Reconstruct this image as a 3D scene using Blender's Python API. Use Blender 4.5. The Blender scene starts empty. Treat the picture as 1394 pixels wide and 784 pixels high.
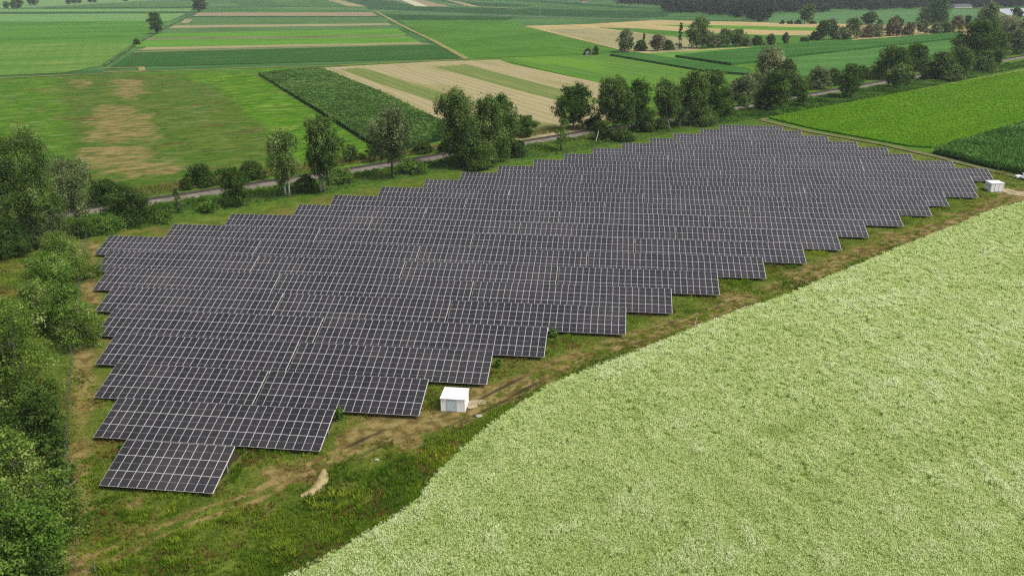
import bpy, bmesh, math, random
import numpy as np
from mathutils import Matrix, Vector

# ------------------------------------------------------------------ camera, sky, sun, exposure
sc = bpy.context.scene
COL = sc.collection
FPX, PITCH, ROLL, CAMH = 1169.1, 0.345487, -0.004339, 50.82      # focal length in pixels of a 1394 wide frame
cp, sp, cr, sr = math.cos(PITCH), math.sin(PITCH), math.cos(ROLL), math.sin(ROLL)
FWD, UPV = Vector((0, cp, -sp)), Vector((0, sp, cp))
cam_d = bpy.data.cameras.new('camera')
cam = bpy.data.objects.new('camera', cam_d)
COL.objects.link(cam)
right = Vector((1, 0, 0)) * cr + UPV * sr
up = -Vector((1, 0, 0)) * sr + UPV * cr
M = Matrix((right, up, -FWD)).transposed().to_4x4()
M.translation = Vector((0, 0, CAMH))
cam.matrix_world = M
cam_d.sensor_width = 36.0
cam_d.lens = FPX / 1394.0 * 36.0
cam_d.clip_start = 1.0
cam_d.clip_end = 30000.0
sc.camera = cam

SUN_EL, SUN_AZ = math.radians(56), math.radians(112)               # azimuth clockwise from +Y
world = bpy.data.worlds.new('World')
sc.world = world
world.use_nodes = True
wn = world.node_tree
for n in list(wn.nodes):
    wn.nodes.remove(n)
sky = wn.nodes.new('ShaderNodeTexSky')
sky.sky_type = 'NISHITA'
sky.sun_disc = False
sky.sun_elevation = SUN_EL
sky.sun_rotation = SUN_AZ
sky.air_density = 1.0
sky.dust_density = 6.0
sky.ozone_density = 1.0
hsv = wn.nodes.new('ShaderNodeHueSaturation')
hsv.inputs['Saturation'].default_value = 0.30                     # overcast: the blue is mostly hidden by cloud
bg = wn.nodes.new('ShaderNodeBackground')
bg.inputs['Strength'].default_value = 0.13
wo = wn.nodes.new('ShaderNodeOutputWorld')
wn.links.new(sky.outputs[0], hsv.inputs['Color'])
wn.links.new(hsv.outputs[0], bg.inputs['Color'])
wn.links.new(bg.outputs[0], wo.inputs['Surface'])
sun_d = bpy.data.lights.new('sun', 'SUN')
sun_d.energy = 2.4
sun_d.angle = math.radians(8)
sun_d.color = (1.0, 0.96, 0.90)
sun = bpy.data.objects.new('sun', sun_d)
COL.objects.link(sun)
sdir = Vector((math.sin(SUN_AZ) * math.cos(SUN_EL), math.cos(SUN_AZ) * math.cos(SUN_EL), math.sin(SUN_EL)))
sun.rotation_euler = sdir.to_track_quat('Z', 'Y').to_euler()
sun.location = (0, 0, 300)
sc.view_settings.view_transform = 'Standard'
sc.view_settings.look = 'None'
sc.view_settings.gamma = 1.0
sc.view_settings.use_curve_mapping = False
sc.view_settings.exposure = 0.32
sc.cycles.max_bounces = 5
sc.cycles.diffuse_bounces = 3
sc.cycles.transparent_max_bounces = 4
sc.cycles.volume_bounces = 0
sc.cycles.use_denoising = False
sc.cycles.filter_width = 1.3
sc.cycles.sample_clamp_direct = 2.5
sc.cycles.sample_clamp_indirect = 2.0
GAIN = 1.8

# ------------------------------------------------------------------ helpers
def ray(x, y):
    a, b = x - 697.0, y - 392.0
    u, v = cr * a + sr * b, -sr * a + cr * b
    return np.array([u / FPX, cp - v / FPX * sp, -sp - v / FPX * cp])

def at(x, y, z=0.0):
    d = ray(x, y)
    return d * ((z - CAMH) / d[2]) + np.array([0, 0, CAMH])

def P2(pts, z=0.0):
    return [tuple(at(x, y, z)[:2]) for x, y in pts]

def lin(c):
    c = c / 255.0
    return c / 12.92 if c <= 0.04045 else ((c + 0.055) / 1.055) ** 2.4

def C(r, g, b, k=1.0):
    """real base colour of a surface that the daylight shows as this sRGB colour"""
    return tuple(min(0.9, lin(v) / GAIN * k) for v in (r, g, b))

def tag(o, label=None, cat=None, group=None, kind=None):
    if label: o['label'] = label
    if cat: o['category'] = cat
    if group: o['group'] = group
    if kind: o['kind'] = kind
    return o

def empty(name, loc=(0, 0, 0), rz=0.0):
    o = bpy.data.objects.new(name, None)
    o.empty_display_size = 0.5
    o.location = loc
    o.rotation_euler = (0, 0, rz)
    COL.objects.link(o)
    return o

def link_mesh(name, me, mats, parent=None):
    if not isinstance(mats, (list, tuple)): mats = [mats]
    if len(me.materials) == 0:
        for m in mats: me.materials.append(m)
    o = bpy.data.objects.new(name, me)
    COL.objects.link(o)
    if parent: o.parent = parent
    return o

def obj_bm(name, bm, mats, parent=None, smooth=False):
    me = bpy.data.meshes.new(name)
    bm.normal_update()
    if smooth:
        for f in bm.faces: f.smooth = True
    bm.to_mesh(me)
    bm.free()
    return link_mesh(name, me, mats, parent)

def np_mesh(name, V, Q, tint=None, mi=None, attrs=None):
    me = bpy.data.meshes.new(name)
    V = np.asarray(V, np.float32); Q = np.asarray(Q, np.int32)
    m = len(Q)
    me.vertices.add(len(V)); me.vertices.foreach_set('co', V.ravel())
    me.loops.add(4 * m); me.loops.foreach_set('vertex_index', Q.ravel())
    me.polygons.add(m); me.polygons.foreach_set('loop_start', np.arange(0, 4 * m, 4, dtype=np.int32))
    if mi is not None: me.polygons.foreach_set('material_index', np.asarray(mi, np.int32))
    me.update(calc_edges=True)
    if tint is not None:
        a = me.attributes.new('tint', 'FLOAT', 'FACE')
        a.data.foreach_set('value', np.asarray(tint, np.float32))
    for k, v in (attrs or {}).items():
        a = me.attributes.new(k, 'FLOAT', 'POINT')
        a.data.foreach_set('value', np.asarray(v, np.float32))
    return me

def box(bm, x0, x1, y0, y1, z0, z1, mi=0, mat=None):
    vs = [bm.verts.new(p) for p in ((x0, y0, z0), (x1, y0, z0), (x1, y1, z0), (x0, y1, z0), (x0, y0, z1), (x1, y0, z1), (x1, y1, z1), (x0, y1, z1))]
    if mat is not None:
        for v in vs: v.co = mat @ v.co
    for f in ((0, 3, 2, 1), (4, 5, 6, 7), (0, 1, 5, 4), (1, 2, 6, 5), (2, 3, 7, 6), (3, 0, 4, 7)):
        bm.faces.new([vs[i] for i in f]).material_index = mi

def tube(bm, pts, radii, seg=7):
    pts = [Vector(p) for p in pts]
    rings = []
    for i, p in enumerate(pts):
        d = (pts[min(i + 1, len(pts) - 1)] - pts[max(i - 1, 0)]).normalized()
        a = d.orthogonal().normalized(); b = d.cross(a)
        r = radii[i]
        rings.append([bm.verts.new(p + (a * math.cos(2 * math.pi * k / seg) + b * math.sin(2 * math.pi * k / seg)) * r) for k in range(seg)])
    # align each ring with the previous one to avoid twisting
    for i in range(1, len(rings)):
        k0 = min(range(seg), key=lambda k: (rings[i][k].co - pts[i] - (rings[i - 1][0].co - pts[i - 1])).length)
        rings[i] = rings[i][k0:] + rings[i][:k0]
        for k in range(seg):
            bm.faces.new((rings[i - 1][k], rings[i - 1][(k + 1) % seg], rings[i][(k + 1) % seg], rings[i][k]))
    bm.faces.new(rings[0][::-1]); bm.faces.new(rings[-1])

def vnoise(x, y, seed=0):
    """smooth value noise in 0..1 for numpy arrays"""
    x = np.asarray(x, float); y = np.asarray(y, float)
    xi, yi = np.floor(x).astype(np.int64), np.floor(y).astype(np.int64)
    fx, fy = x - xi, y - yi
    fx = fx * fx * (3 - 2 * fx); fy = fy * fy * (3 - 2 * fy)
    def h(a, b):
        n = (a * 374761393 + b * 668265263 + seed * 974634777) & 0xffffffff
        n = ((n ^ (n >> 13)) * 1274126177) & 0xffffffff
        return ((n ^ (n >> 16)) & 0xffff) / 65535.0
    return (h(xi, yi) * (1 - fx) + h(xi + 1, yi) * fx) * (1 - fy) + (h(xi, yi + 1) * (1 - fx) + h(xi + 1, yi + 1) * fx) * fy

def fnoise(x, y, seed=0, oct=4):
    s, a, t = 0, 1.0, 0
    for k in range(oct):
        s = s + a * vnoise(x * 2 ** k, y * 2 ** k, seed + k); t += a; a *= 0.55
    return s / t

def in_poly(x, y, poly):
    c = np.zeros(len(x), bool)
    n = len(poly)
    for i in range(n):
        x0, y0 = poly[i]; x1, y1 = poly[(i + 1) % n]
        if y0 == y1: continue
        k = ((y0 > y) != (y1 > y)) & (x < (x1 - x0) * (y - y0) / (y1 - y0) + x0)
        c ^= k
    return c

def scatter_pts(poly, spacing, rng, jitter=0.5):
    a = np.array(poly)
    (x0, y0), (x1, y1) = a.min(0), a.max(0)
    gx, gy = np.meshgrid(np.arange(x0, x1, spacing), np.arange(y0, y1, spacing))
    x = gx.ravel() + rng.uniform(-jitter, jitter, gx.size) * spacing
    y = gy.ravel() + rng.uniform(-jitter, jitter, gx.size) * spacing
    k = in_poly(x, y, poly)
    return x[k], y[k]

def seg_dist(x, y, line):
    d = np.full(np.shape(x), 1e9)
    for (ax, ay), (bx, by) in zip(line[:-1], line[1:]):
        dx, dy = bx - ax, by - ay
        t = np.clip(((x - ax) * dx + (y - ay) * dy) / (dx * dx + dy * dy), 0, 1)
        d = np.minimum(d, np.hypot(x - ax - t * dx, y - ay - t * dy))
    return d

def stamp(tV, tQ, px, py, pz, scale, hscale, rng, tmi=None, ttint=None, ptint=None):
    """copies of one small plant at many points, as arrays for one mesh"""
    n, nv = len(px), len(tV)
    a = rng.uniform(0, 2 * math.pi, n); c, s = np.cos(a)[:, None], np.sin(a)[:, None]
    X, Y, Z = tV[:, 0][None], tV[:, 1][None], tV[:, 2][None]
    S = np.asarray(scale).reshape(-1, 1); H = np.asarray(hscale).reshape(-1, 1)
    V = np.stack([(c * X - s * Y) * S + px[:, None], (s * X + c * Y) * S + py[:, None], Z * H + np.asarray(pz).reshape(-1, 1) + 0 * S], 2).reshape(-1, 3)
    Q = (tQ[None] + (np.arange(n) * nv)[:, None, None]).reshape(-1, 4)
    m = len(tQ)
    mi = np.tile(tmi, n) if tmi is not None else None
    t = rng.uniform(-0.12, 0.12, n * m)
    if ptint is not None: t = t + np.repeat(ptint, m)
    if ttint is not None: t = t + np.tile(ttint, n)
    return V, Q, t, mi

def join_np(parts):
    V, Q, T, MI, o = [], [], [], [], 0
    for v, q, t, mi in parts:
        V.append(v); Q.append(q + o); T.append(t); MI.append(mi if mi is not None else np.zeros(len(q), np.int32)); o += len(v)
    return np.concatenate(V), np.concatenate(Q), np.concatenate(T), np.concatenate(MI)

# ------------------------------------------------------------------ materials
class NT:
    def __init__(self, name, rough=0.9, spec=0.2):
        self.m = bpy.data.materials.new(name)
        self.m.use_nodes = True
        self.t = self.m.node_tree
        self.bsdf = self.t.nodes['Principled BSDF']
        self.bsdf.inputs['Roughness'].default_value = rough
        self.bsdf.inputs['Specular IOR Level'].default_value = spec
        self.pos = None
    def n(self, kind, **kw):
        x = self.t.nodes.new(kind)
        for k, v in kw.items(): setattr(x, k, v)
        return x
    def l(self, a, b): self.t.links.new(a, b)
    def position(self):
        if self.pos is None:
            self.pos = self.n('ShaderNodeNewGeometry').outputs['Position']
        return self.pos
    def math(self, op, a, b=None, clamp=False):
        x = self.n('ShaderNodeMath', operation=op, use_clamp=clamp)
        for i, v in enumerate((a, b)):
            if v is None: continue
            if isinstance(v, (int, float)): x.inputs[i].default_value = v
            else: self.l(v, x.inputs[i])
        return x.outputs[0]
    def mapped(self, angle=0.0, stretch=1.0):
        mp = self.n('ShaderNodeMapping', vector_type='TEXTURE')
        mp.inputs['Rotation'].default_value = (0, 0, angle)
        mp.inputs['Scale'].default_value = (stretch, 1, 1)
        self.l(self.position(), mp.inputs['Vector'])
        return mp.outputs[0]
    def noise(self, size, detail=3.0, angle=0.0, stretch=1.0, rough=0.6):
        t = self.n('ShaderNodeTexNoise')
        t.inputs['Scale'].default_value = 1.0 / size
        t.inputs['Detail'].default_value = detail
        t.inputs['Roughness'].default_value = rough
        self.l(self.mapped(angle, stretch), t.inputs['Vector'])
        return t.outputs[0]
    def ramp(self, v, lo, hi, amount=1.0):
        r = self.n('ShaderNodeMapRange', interpolation_type='SMOOTHSTEP')
        self.l(v, r.inputs['Value'])
        r.inputs['From Min'].default_value = lo; r.inputs['From Max'].default_value = hi
        r.inputs['To Min'].default_value = 0.0; r.inputs['To Max'].default_value = amount
        return r.outputs['Result']
    def mix(self, f, a, b):
        x = self.n('ShaderNodeMix', data_type='RGBA')
        if isinstance(f, (int, float)): x.inputs[0].default_value = f
        else: self.l(f, x.inputs[0])
        for i, v in ((6, a), (7, b)):
            if isinstance(v, tuple): x.inputs[i].default_value = (*v, 1)
            else: self.l(v, x.inputs[i])
        return x.outputs[2]
    def stripes(self, period, angle, wobble=0.15):
        """0..1 bands running along the given ground direction"""
        mp = self.mapped(angle, 1.0)
        sx = self.n('ShaderNodeSeparateXYZ'); self.l(mp, sx.inputs[0])
        nz = self.noise(period * 3, 2)
        v = self.math('ADD', sx.outputs[1], self.math('MULTIPLY', nz, period * wobble))
        s = self.math('SINE', self.math('MULTIPLY', v, 2 * math.pi / period))
        return self.math('ADD', self.math('MULTIPLY', s, 0.5), 0.5)
    def attr(self, name):
        a = self.n('ShaderNodeAttribute', attribute_name=name)
        return a.outputs['Fac']

def surf(name, base, layers=(), rough=0.95, spec=0.03, bump=None):
    """layers: ('n', colour, size, lo, hi, amount, angle, stretch) noise or ('s', colour, period, angle, lo, hi, amount) stripes"""
    t = NT(name, rough, spec)
    c = base
    for L in layers:
        if L[0] == 'n':
            _, col, size, lo, hi, amt = L[:6]
            ang, st = (L[6], L[7]) if len(L) > 7 else (0.0, 1.0)
            c = t.mix(t.ramp(t.noise(size, 4, ang, st), lo, hi, amt), c, col)
        else:
            _, col, per, ang, lo, hi, amt = L
            c = t.mix(t.ramp(t.stripes(per, ang), lo, hi, amt), c, col)
    if isinstance(c, tuple): t.bsdf.inputs['Base Color'].default_value = (*c, 1)
    else: t.l(c, t.bsdf.inputs['Base Color'])
    if bump:
        size, dist = bump
        b = t.n('ShaderNodeBump'); b.inputs['Distance'].default_value = dist; b.inputs['Strength'].default_value = 0.6
        t.l(t.noise(size, 3), b.inputs['Height']); t.l(b.outputs[0], t.bsdf.inputs['Normal'])
    return t.m

def leaf_mat(name, dark, mid, light, trans=0.25):
    """leaf colours picked by the per-leaf value 'tint'; light passes through the leaves"""
    t = NT(name, 0.7, 0.06)
    v = t.attr('tint')
    oi = t.n('ShaderNodeObjectInfo')
    v = t.math('ADD', v, t.math('MULTIPLY', t.math('SUBTRACT', oi.outputs['Random'], 0.5), 0.16))
    c = t.mix(t.ramp(v, 0.0, 0.5), dark, mid)
    c = t.mix(t.ramp(v, 0.5, 1.0), c, light)
    t.l(c, t.bsdf.inputs['Base Color'])
    tr = t.n('ShaderNodeBsdfTranslucent'); t.l(c, tr.inputs['Color'])
    mx = t.n('ShaderNodeMixShader'); mx.inputs[0].default_value = trans
    t.l(t.bsdf.outputs[0], mx.inputs[1]); t.l(tr.outputs[0], mx.inputs[2])
    out = [n for n in t.t.nodes if n.type == 'OUTPUT_MATERIAL'][0]
    t.l(mx.outputs[0], out.inputs['Surface'])
    return t.m

def plain(name, col, rough=0.6, spec=0.3, metal=0.0, var=0.0, size=1.0):
    t = NT(name, rough, spec)
    t.bsdf.inputs['Metallic'].default_value = metal
    if var:
        d = tuple(v * (1 - var) for v in col)
        t.l(t.mix(t.ramp(t.noise(size, 4), 0.4, 0.65), d, col), t.bsdf.inputs['Base Color'])
    else:
        t.bsdf.inputs['Base Color'].default_value = (*col, 1)
    return t.m

rng = np.random.default_rng(7)
random.seed(7)

# ------------------------------------------------------------------ the land: one sheet, then fields laid on it
YAW = -0.126334                                                   # direction of the solar rows
AX = np.array([math.cos(YAW), math.sin(YAW)]); AY = np.array([-math.sin(YAW), math.cos(YAW)])
ang_of = lambda a, b: math.atan2(at(*b)[1] - at(*a)[1], at(*b)[0] - at(*a)[0])

LVL = [0]
def sheet(name, poly, m, z=None, px=True):
    """a flat field of the landscape, each a little above the one laid before it"""
    if z is None:
        LVL[0] += 1; z = 0.004 * LVL[0]
    pts = P2(poly) if px else poly
    bm = bmesh.new()
    bm.faces.new([bm.verts.new((x, y, z)) for x, y in pts])
    bmesh.ops.triangulate(bm, faces=bm.faces[:])
    for f in bm.faces:
        if f.normal.z < 0: f.normal_flip()
    return tag(obj_bm(name, bm, m), kind='structure')

def crop_slab(name, poly, m, h, label, cat='crop', px=True):
    """a standing crop with real height and an uneven edge"""
    pts = P2(poly) if px else poly
    bm = bmesh.new()
    f = bm.faces.new([bm.verts.new((x, y, 0.01)) for x, y in pts])
    if f.normal.z < 0: f.normal_flip()
    r = bmesh.ops.extrude_face_region(bm, geom=[f])
    for v in r['geom']:
        if isinstance(v, bmesh.types.BMVert): v.co.z = h
    bm.normal_update()
    return tag(obj_bm(name, bm, m), label, cat, kind='stuff')

def strip(name, line, width, m, z=None, px=True):
    """a path or road of constant width along a line"""
    if z is None:
        LVL[0] += 1; z = 0.004 * LVL[0]
    pts = [Vector((*p, 0)) for p in (P2(line) if px else line)]
    bm = bmesh.new(); L = []
    for i, p in enumerate(pts):
        d = (pts[min(i + 1, len(pts) - 1)] - pts[max(i - 1, 0)]).normalized()
        nrm = Vector((-d.y, d.x, 0)) * width / 2
        L.append((bm.verts.new((p.x + nrm.x, p.y + nrm.y, z)), bm.verts.new((p.x - nrm.x, p.y - nrm.y, z))))
    for a, b in zip(L[:-1], L[1:]): bm.faces.new((a[0], a[1], b[1], b[0]))
    for f in bm.faces:
        f.normal_update()
        if f.normal.z < 0: f.normal_flip()
    return tag(obj_bm(name, bm, m), kind='structure')

G = dict(
    base=C(84, 122, 52), lush=C(76, 130, 30), bright=C(96, 150, 24), dull=C(92, 112, 56), dark=C(36, 80, 34),
    tan=C(172, 156, 108), straw=C(188, 170, 122), brown=C(120, 98, 62), olive=C(104, 118, 52), pale=C(128, 158, 96))

m_base = surf('land_grass', C(70, 112, 58), [('n', C(98, 138, 76), 300, .4, .6, .8), ('n', C(52, 94, 52), 120, .5, .65, .7, .2, 4)])
bm = bmesh.new()
R0 = 9000
bm.faces.new([bm.verts.new(p) for p in ((-R0, -800, -.2), (R0, -800, -.2), (R0, 12000, -.2), (-R0, 12000, -.2))])
tag(obj_bm('ground', bm, m_base), kind='structure')

aL = ang_of((352, 103), (498, 194)); aT = ang_of((437, 93), (605, 170)); aH = ang_of((350, 91), (631, 79))
# --- meadow left of the line and its patches
m_meadow = surf('meadow_grass', C(88, 128, 40), [
    ('n', C(110, 150, 40), 14, .45, .65, .8, aL, 2), ('n', C(66, 104, 38), 7, .5, .7, .7, aH, 3),
    ('n', C(140, 128, 78), 10, .62, .74, .6, aH, 3), ('n', C(60, 96, 34), 1.6, .5, .75, .6)], bump=(1.5, .3))
m_lush = surf('lush_grass', C(92, 134, 30), [('n', C(70, 112, 24), 9, .42, .62, .85, aH, 3), ('n', C(130, 154, 62), 12, .52, .7, .7, aH, 3), ('n', C(140, 158, 96), 4, .6, .75, .6, aH, 3), ('n', C(58, 98, 20), 2.0, .45, .7, .8, aH, 2)], bump=(1.2, .3))
m_dry = surf('dry_grass', C(98, 112, 46), [('n', C(78, 100, 38), 7, .45, .65, .8, aH, 3), ('n', C(164, 138, 88), 19, .5, .62, .9, aL, 1.6), ('n', C(112, 100, 54), 5, .48, .66, .8, aH, 3), ('n', C(70, 92, 34), 1.8, .5, .7, .8, aH, 2.5), ('n', C(176, 154, 104), 2.2, .62, .74, .5, aH, 3)], bump=(1.2, .25))
m_mown = surf('mown_meadow', C(98, 122, 50), [('n', C(74, 108, 34), 9, .4, .6, .9, aH, 3), ('n', C(60, 92, 30), 2, .48, .68, .8, aH, 2.5), ('n', C(132, 148, 92), 6, .55, .72, .6, aH, 4), ('n', C(122, 104, 62), 9, .62, .72, .7, aH, 2), ('n', C(72, 104, 38), 1.4, .5, .7, .6)], bump=(1.2, .25))
sheet('meadow', [(-420, 118), (0, 106), (140, 100), (350, 93), (640, 80), (900, 70), (1300, 40), (1900, 20), (1900, 230), (1400, 330), (900, 330), (300, 420), (-300, 620)], m_meadow)
def soft_masks(gx0, gx1, gy0, gy1, step, polys, inside, z, name, m, warp=5.0):
    """a sheet whose grass kinds blend raggedly into each other; polys: {attribute: [px polygon, ...]}"""
    gx, gy = np.arange(gx0, gx1, step), np.arange(gy0, gy1, step)
    X, Y = np.meshgrid(gx, gy); x, y = X.ravel(), Y.ravel()
    wx = x + (fnoise(x / 9, y / 9, 201) - .5) * warp * 2.2 + (fnoise(x / 2.5, y / 2.5, 203) - .5) * warp * .9
    wy = y + (fnoise(x / 9, y / 9, 205) - .5) * warp * 3.2 + (fnoise(x / 2.5, y / 2.5, 207) - .5) * warp * .9
    at_ = {}
    for k, pl in polys.items():
        v = np.zeros(len(x))
        for p in pl:
            m_ = np.zeros(len(x))
            for j in range(7):                                    # several ragged outlines averaged: a soft margin
                jx = (fnoise(x / 5, y / 5, 301 + 7 * j) - .5) * warp * 3.4; jy = (fnoise(x / 5, y / 5, 401 + 7 * j) - .5) * warp * 4.6
                m_ += in_poly(wx + jx, wy + jy, P2(p)) / 7.0
            v = np.maximum(v, m_)
        at_[k] = v
    kv = in_poly(x, y, P2(inside))
    idx = np.arange(len(x)).reshape(len(gy), len(gx))
    Q = np.stack([idx[:-1, :-1].ravel(), idx[:-1, 1:].ravel(), idx[1:, 1:].ravel(), idx[1:, :-1].ravel()], 1)
    Q = Q[kv[Q].all(1)]; used = np.unique(Q); rm = np.full(len(x), -1); rm[used] = np.arange(len(used))
    me = np_mesh(name, np.stack([x, y, np.full(len(x), z)], 1)[used], rm[Q], attrs={k: v[used] for k, v in at_.items()})
    return tag(link_mesh(name, me, m), kind='structure')
t = NT('meadow_mix', .95, .03)
def mixed(base, layers):
    c = base
    for col, size, lo, hi, amt, ang, st in layers: c = t.mix(t.ramp(t.noise(size, 4, ang, st), lo, hi, amt), c, col)
    return c
c_dull = mixed(C(104, 124, 48), [(C(82, 116, 34), 10, .42, .58, .95, aH, 2), (C(134, 140, 88), 6, .54, .68, .8, aH, 3), (C(116, 88, 54), 12, .55, .66, .75, aH, 1.6), (C(60, 94, 26), 2.2, .46, .62, .85, aH, 2.5), (C(140, 146, 92), 1.6, .58, .70, .7, aH, 3)])
c_lush = mixed(C(104, 150, 32), [(C(76, 122, 24), 9, .42, .58, .9, aH, 2), (C(140, 162, 62), 12, .50, .64, .8, aH, 2), (C(58, 102, 16), 2.2, .46, .62, .85, aH, 2.5), (C(128, 156, 66), 1.6, .58, .70, .6, aH, 3)])
c_left = mixed(C(102, 142, 38), [(C(78, 122, 28), 9, .42, .58, .9, aH, 2), (C(138, 156, 96), 6, .54, .68, .8, aH, 3), (C(122, 122, 54), 14, .52, .64, .75, aL, 2), (C(62, 102, 22), 2.2, .46, .62, .85, aH, 2.5), (C(134, 154, 92), 1.6, .58, .70, .6, aH, 3)])
c_tan = mixed(C(168, 146, 96), [(C(108, 106, 54), 3.2, .44, .60, .95, aH, 2), (C(172, 154, 108), 2.4, .5, .7, .6, aH, 3), (C(88, 96, 42), 2, .56, .70, .8, aH, 2.5)])
c = t.mix(t.attr('lush'), c_dull, c_lush)
c = t.mix(t.attr('left'), c, c_left)
tn = t.ramp(t.math('ADD', t.attr('tan'), t.math('MULTIPLY', t.math('SUBTRACT', t.noise(4, 5, aH, 2.2), .5), 1.9)), .5, 1.15, .85)
c = t.mix(tn, c, c_tan)
t.l(c, t.bsdf.inputs['Base Color'])
b_ = t.n('ShaderNodeBump'); b_.inputs['Distance'].default_value = .3; b_.inputs['Strength'].default_value = .7
t.l(t.noise(1.4, 4), b_.inputs['Height']); t.l(b_.outputs[0], t.bsdf.inputs['Normal'])
LVL[0] += 1
soft_masks(-330, 12, 190, 545, 1.6, {
    'lush': [[(240, 98), (354, 103), (500, 194), (545, 218), (404, 236), (398, 210), (348, 163), (300, 122)]],
    'left': [[(-400, 120), (-10, 107), (84, 104), (88, 190), (82, 262), (-80, 330), (-400, 420)]],
    'tan': [[(98, 106), (128, 108), (130, 120), (102, 121)], [(148, 108), (196, 108), (202, 124), (186, 138), (152, 134)], [(124, 142), (186, 145), (214, 172), (222, 196), (112, 194)], [(70, 106), (84, 118), (82, 142), (72, 150)],
            [(110, 196), (200, 196), (236, 224), (232, 242), (150, 246), (104, 244)]]},
    [(-600, 116), (0, 105.5), (190, 101), (354, 101), (505, 198), (560, 211), (460, 229), (306, 253), (94, 285.5), (-200, 330), (-600, 400)], 0.004 * LVL[0], 'meadow', t.m)

# --- upper left fields
m_mow2 = surf('striped_hay_field', C(112, 150, 64), [('s', C(98, 140, 54), 9, aL, .3, .7, .5), ('n', C(88, 134, 50), 22, .45, .62, .8, aH, 5), ('n', C(164, 166, 96), 12, .54, .7, .7, aH, 6)])
sheet('field', [(-300, 63), (0, 60), (184, 58), (136, 90), (90, 99), (0, 103), (-300, 112)], m_mow2)
m_g1 = surf('green_field', C(90, 142, 48), [('n', C(74, 124, 40), 60, .42, .62, .8, aH, 3), ('n', C(106, 154, 66), 12, .5, .7, .5, aH, 6)])
sheet('field', [(-400, 32), (0, 30), (232, 28.5), (196, 50), (185, 58), (0, 60), (-400, 64)], m_g1)
m_g2 = surf('pale_green_field', C(122, 164, 94), [('n', C(104, 148, 78), 40, .42, .62, .8, aH, 4)])
sheet('field', [(-500, 20), (0, 19.5), (254, 18.5), (232, 28.5), (0, 30), (-500, 31)], m_g2)
m_g3 = surf('mid_green_field', C(84, 128, 62), [('n', C(66, 108, 50), 40, .42, .62, .8, aH, 4)])
m_dk = surf('dark_green_field', C(54, 96, 48), [('n', C(42, 80, 38), 30, .42, .62, .8, aH, 4)])
sheet('field', [(-500, 16.8), (0, 16.6), (258, 16), (254, 18.5), (0, 19.5), (-500, 20)], m_dk)
sheet('field', [(-500, 13), (60, 12.6), (262, 12), (258, 16), (0, 16.6), (-500, 16.8)], m_g2)
sheet('field', [(60, 10.6), (264, 9.6), (262, 12), (60, 12.6)], m_dk)
sheet('field', [(100, 9), (200, 3), (266, 2.4), (264, 9.6), (90, 10.6)], m_g3)
sheet('field', [(-900, 8), (0, 12), (100, 7.6), (220, 0), (270, -8), (-900, -8)], m_g2)

# --- centre strips between the two diagonal paths
def band(y0l, y0r, y1l, y1r, m, xl0, xl1, xr0, xr1, name='field'):
    return sheet(name, [(xl0, y0l), (xr0, y0r), (xr1, y1r), (xl1, y1l)], m)
m_sb = surf('green_crop_strip', C(64, 108, 46), [('s', C(48, 90, 36), 6, aH, .3, .7, .7), ('n', C(82, 122, 58), 20, .5, .7, .6, aH, 4)], bump=(1.5, .5))
m_bg = surf('bright_strip', C(104, 156, 52), [('n', C(90, 138, 46), 20, .45, .6, .8, aH, 5)])
m_mg = surf('grass_strip', C(94, 132, 76), [('n', C(80, 114, 62), 16, .45, .6, .8, aH, 5)])
m_ol = surf('dry_grass_strip', C(130, 140, 92), [('n', C(92, 108, 62), 12, .45, .6, .8, aH, 6)])
m_tan = surf('stubble_strip', C(172, 162, 122), [('n', C(146, 144, 98), 14, .45, .6, .8, aH, 6)])
m_pink = surf('bare_soil_strip', C(166, 150, 122), [('n', C(144, 134, 102), 18, .45, .6, .7, aH, 8)])
band(71.5, 60.5, 92, 79.5, m_sb, 182, 150, 590, 631)
band(68, 59, 72, 61, m_ol, 188, 180, 582, 591)
band(64.5, 57.5, 68.5, 59.5, m_tan, 200, 190, 560, 584)
band(55, 50, 65, 58, m_bg, 188, 184, 556, 574)
band(51, 47.5, 55, 50.5, m_ol, 204, 190, 548, 558)
band(45.5, 38, 51.5, 47.8, m_bg, 216, 204, 538, 556)
band(38.6, 34.5, 45.8, 39, m_mg, 232, 218, 532, 540)
band(34.8, 32, 38.8, 34.8, m_tan, 238, 228, 528, 534)
band(23.4, 23.4, 35, 32.2, m_mg, 256, 240, 516, 530)
band(22, 22, 24, 24, m_dk, 262, 258, 512, 516)
band(17.6, 17, 22.2, 22.4, m_pink, 270, 262, 506, 514)
band(13.6, 14.6, 17.6, 17.2, m_g3, 270, 268, 500, 506)
sheet('field', [(252, 26), (262, 27), (256, 32), (246, 32)], m_tan)

# --- centre right green field and beyond
m_cg = surf('wide_green_field', C(88, 134, 46), [('n', C(74, 120, 38), 60, .42, .62, .8, aH, 2), ('n', C(98, 150, 60), 18, .52, .7, .6, aT, 4)])
sheet('field', [(541, 27.5), (700, 27.5), (716, 36), (842, 68), (830, 73.5), (700, 77.5), (634, 80)], m_cg)
sheet('field', [(524, 20), (700, 24), (690, 28), (541, 28)], m_dk)
m_far = surf('far_green_field', C(82, 124, 64), [('n', C(62, 104, 52), 50, .45, .6, .8, .3, 3)])
m_far2 = surf('far_dark_field', C(66, 108, 60), [('n', C(80, 122, 70), 50, .45, .6, .7, .3, 5)])
sheet('field', [(500, 14), (860, 27), (1010, 29), (1260, 30), (1310, 32), (1300, 12), (1000, 6), (700, 2), (520, 4)], m_far)
sheet('field', [(500, 9.5), (700, 11.5), (920, 17), (905, 23), (860, 26), (700, 20.5), (500, 13)], m_dk)
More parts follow.
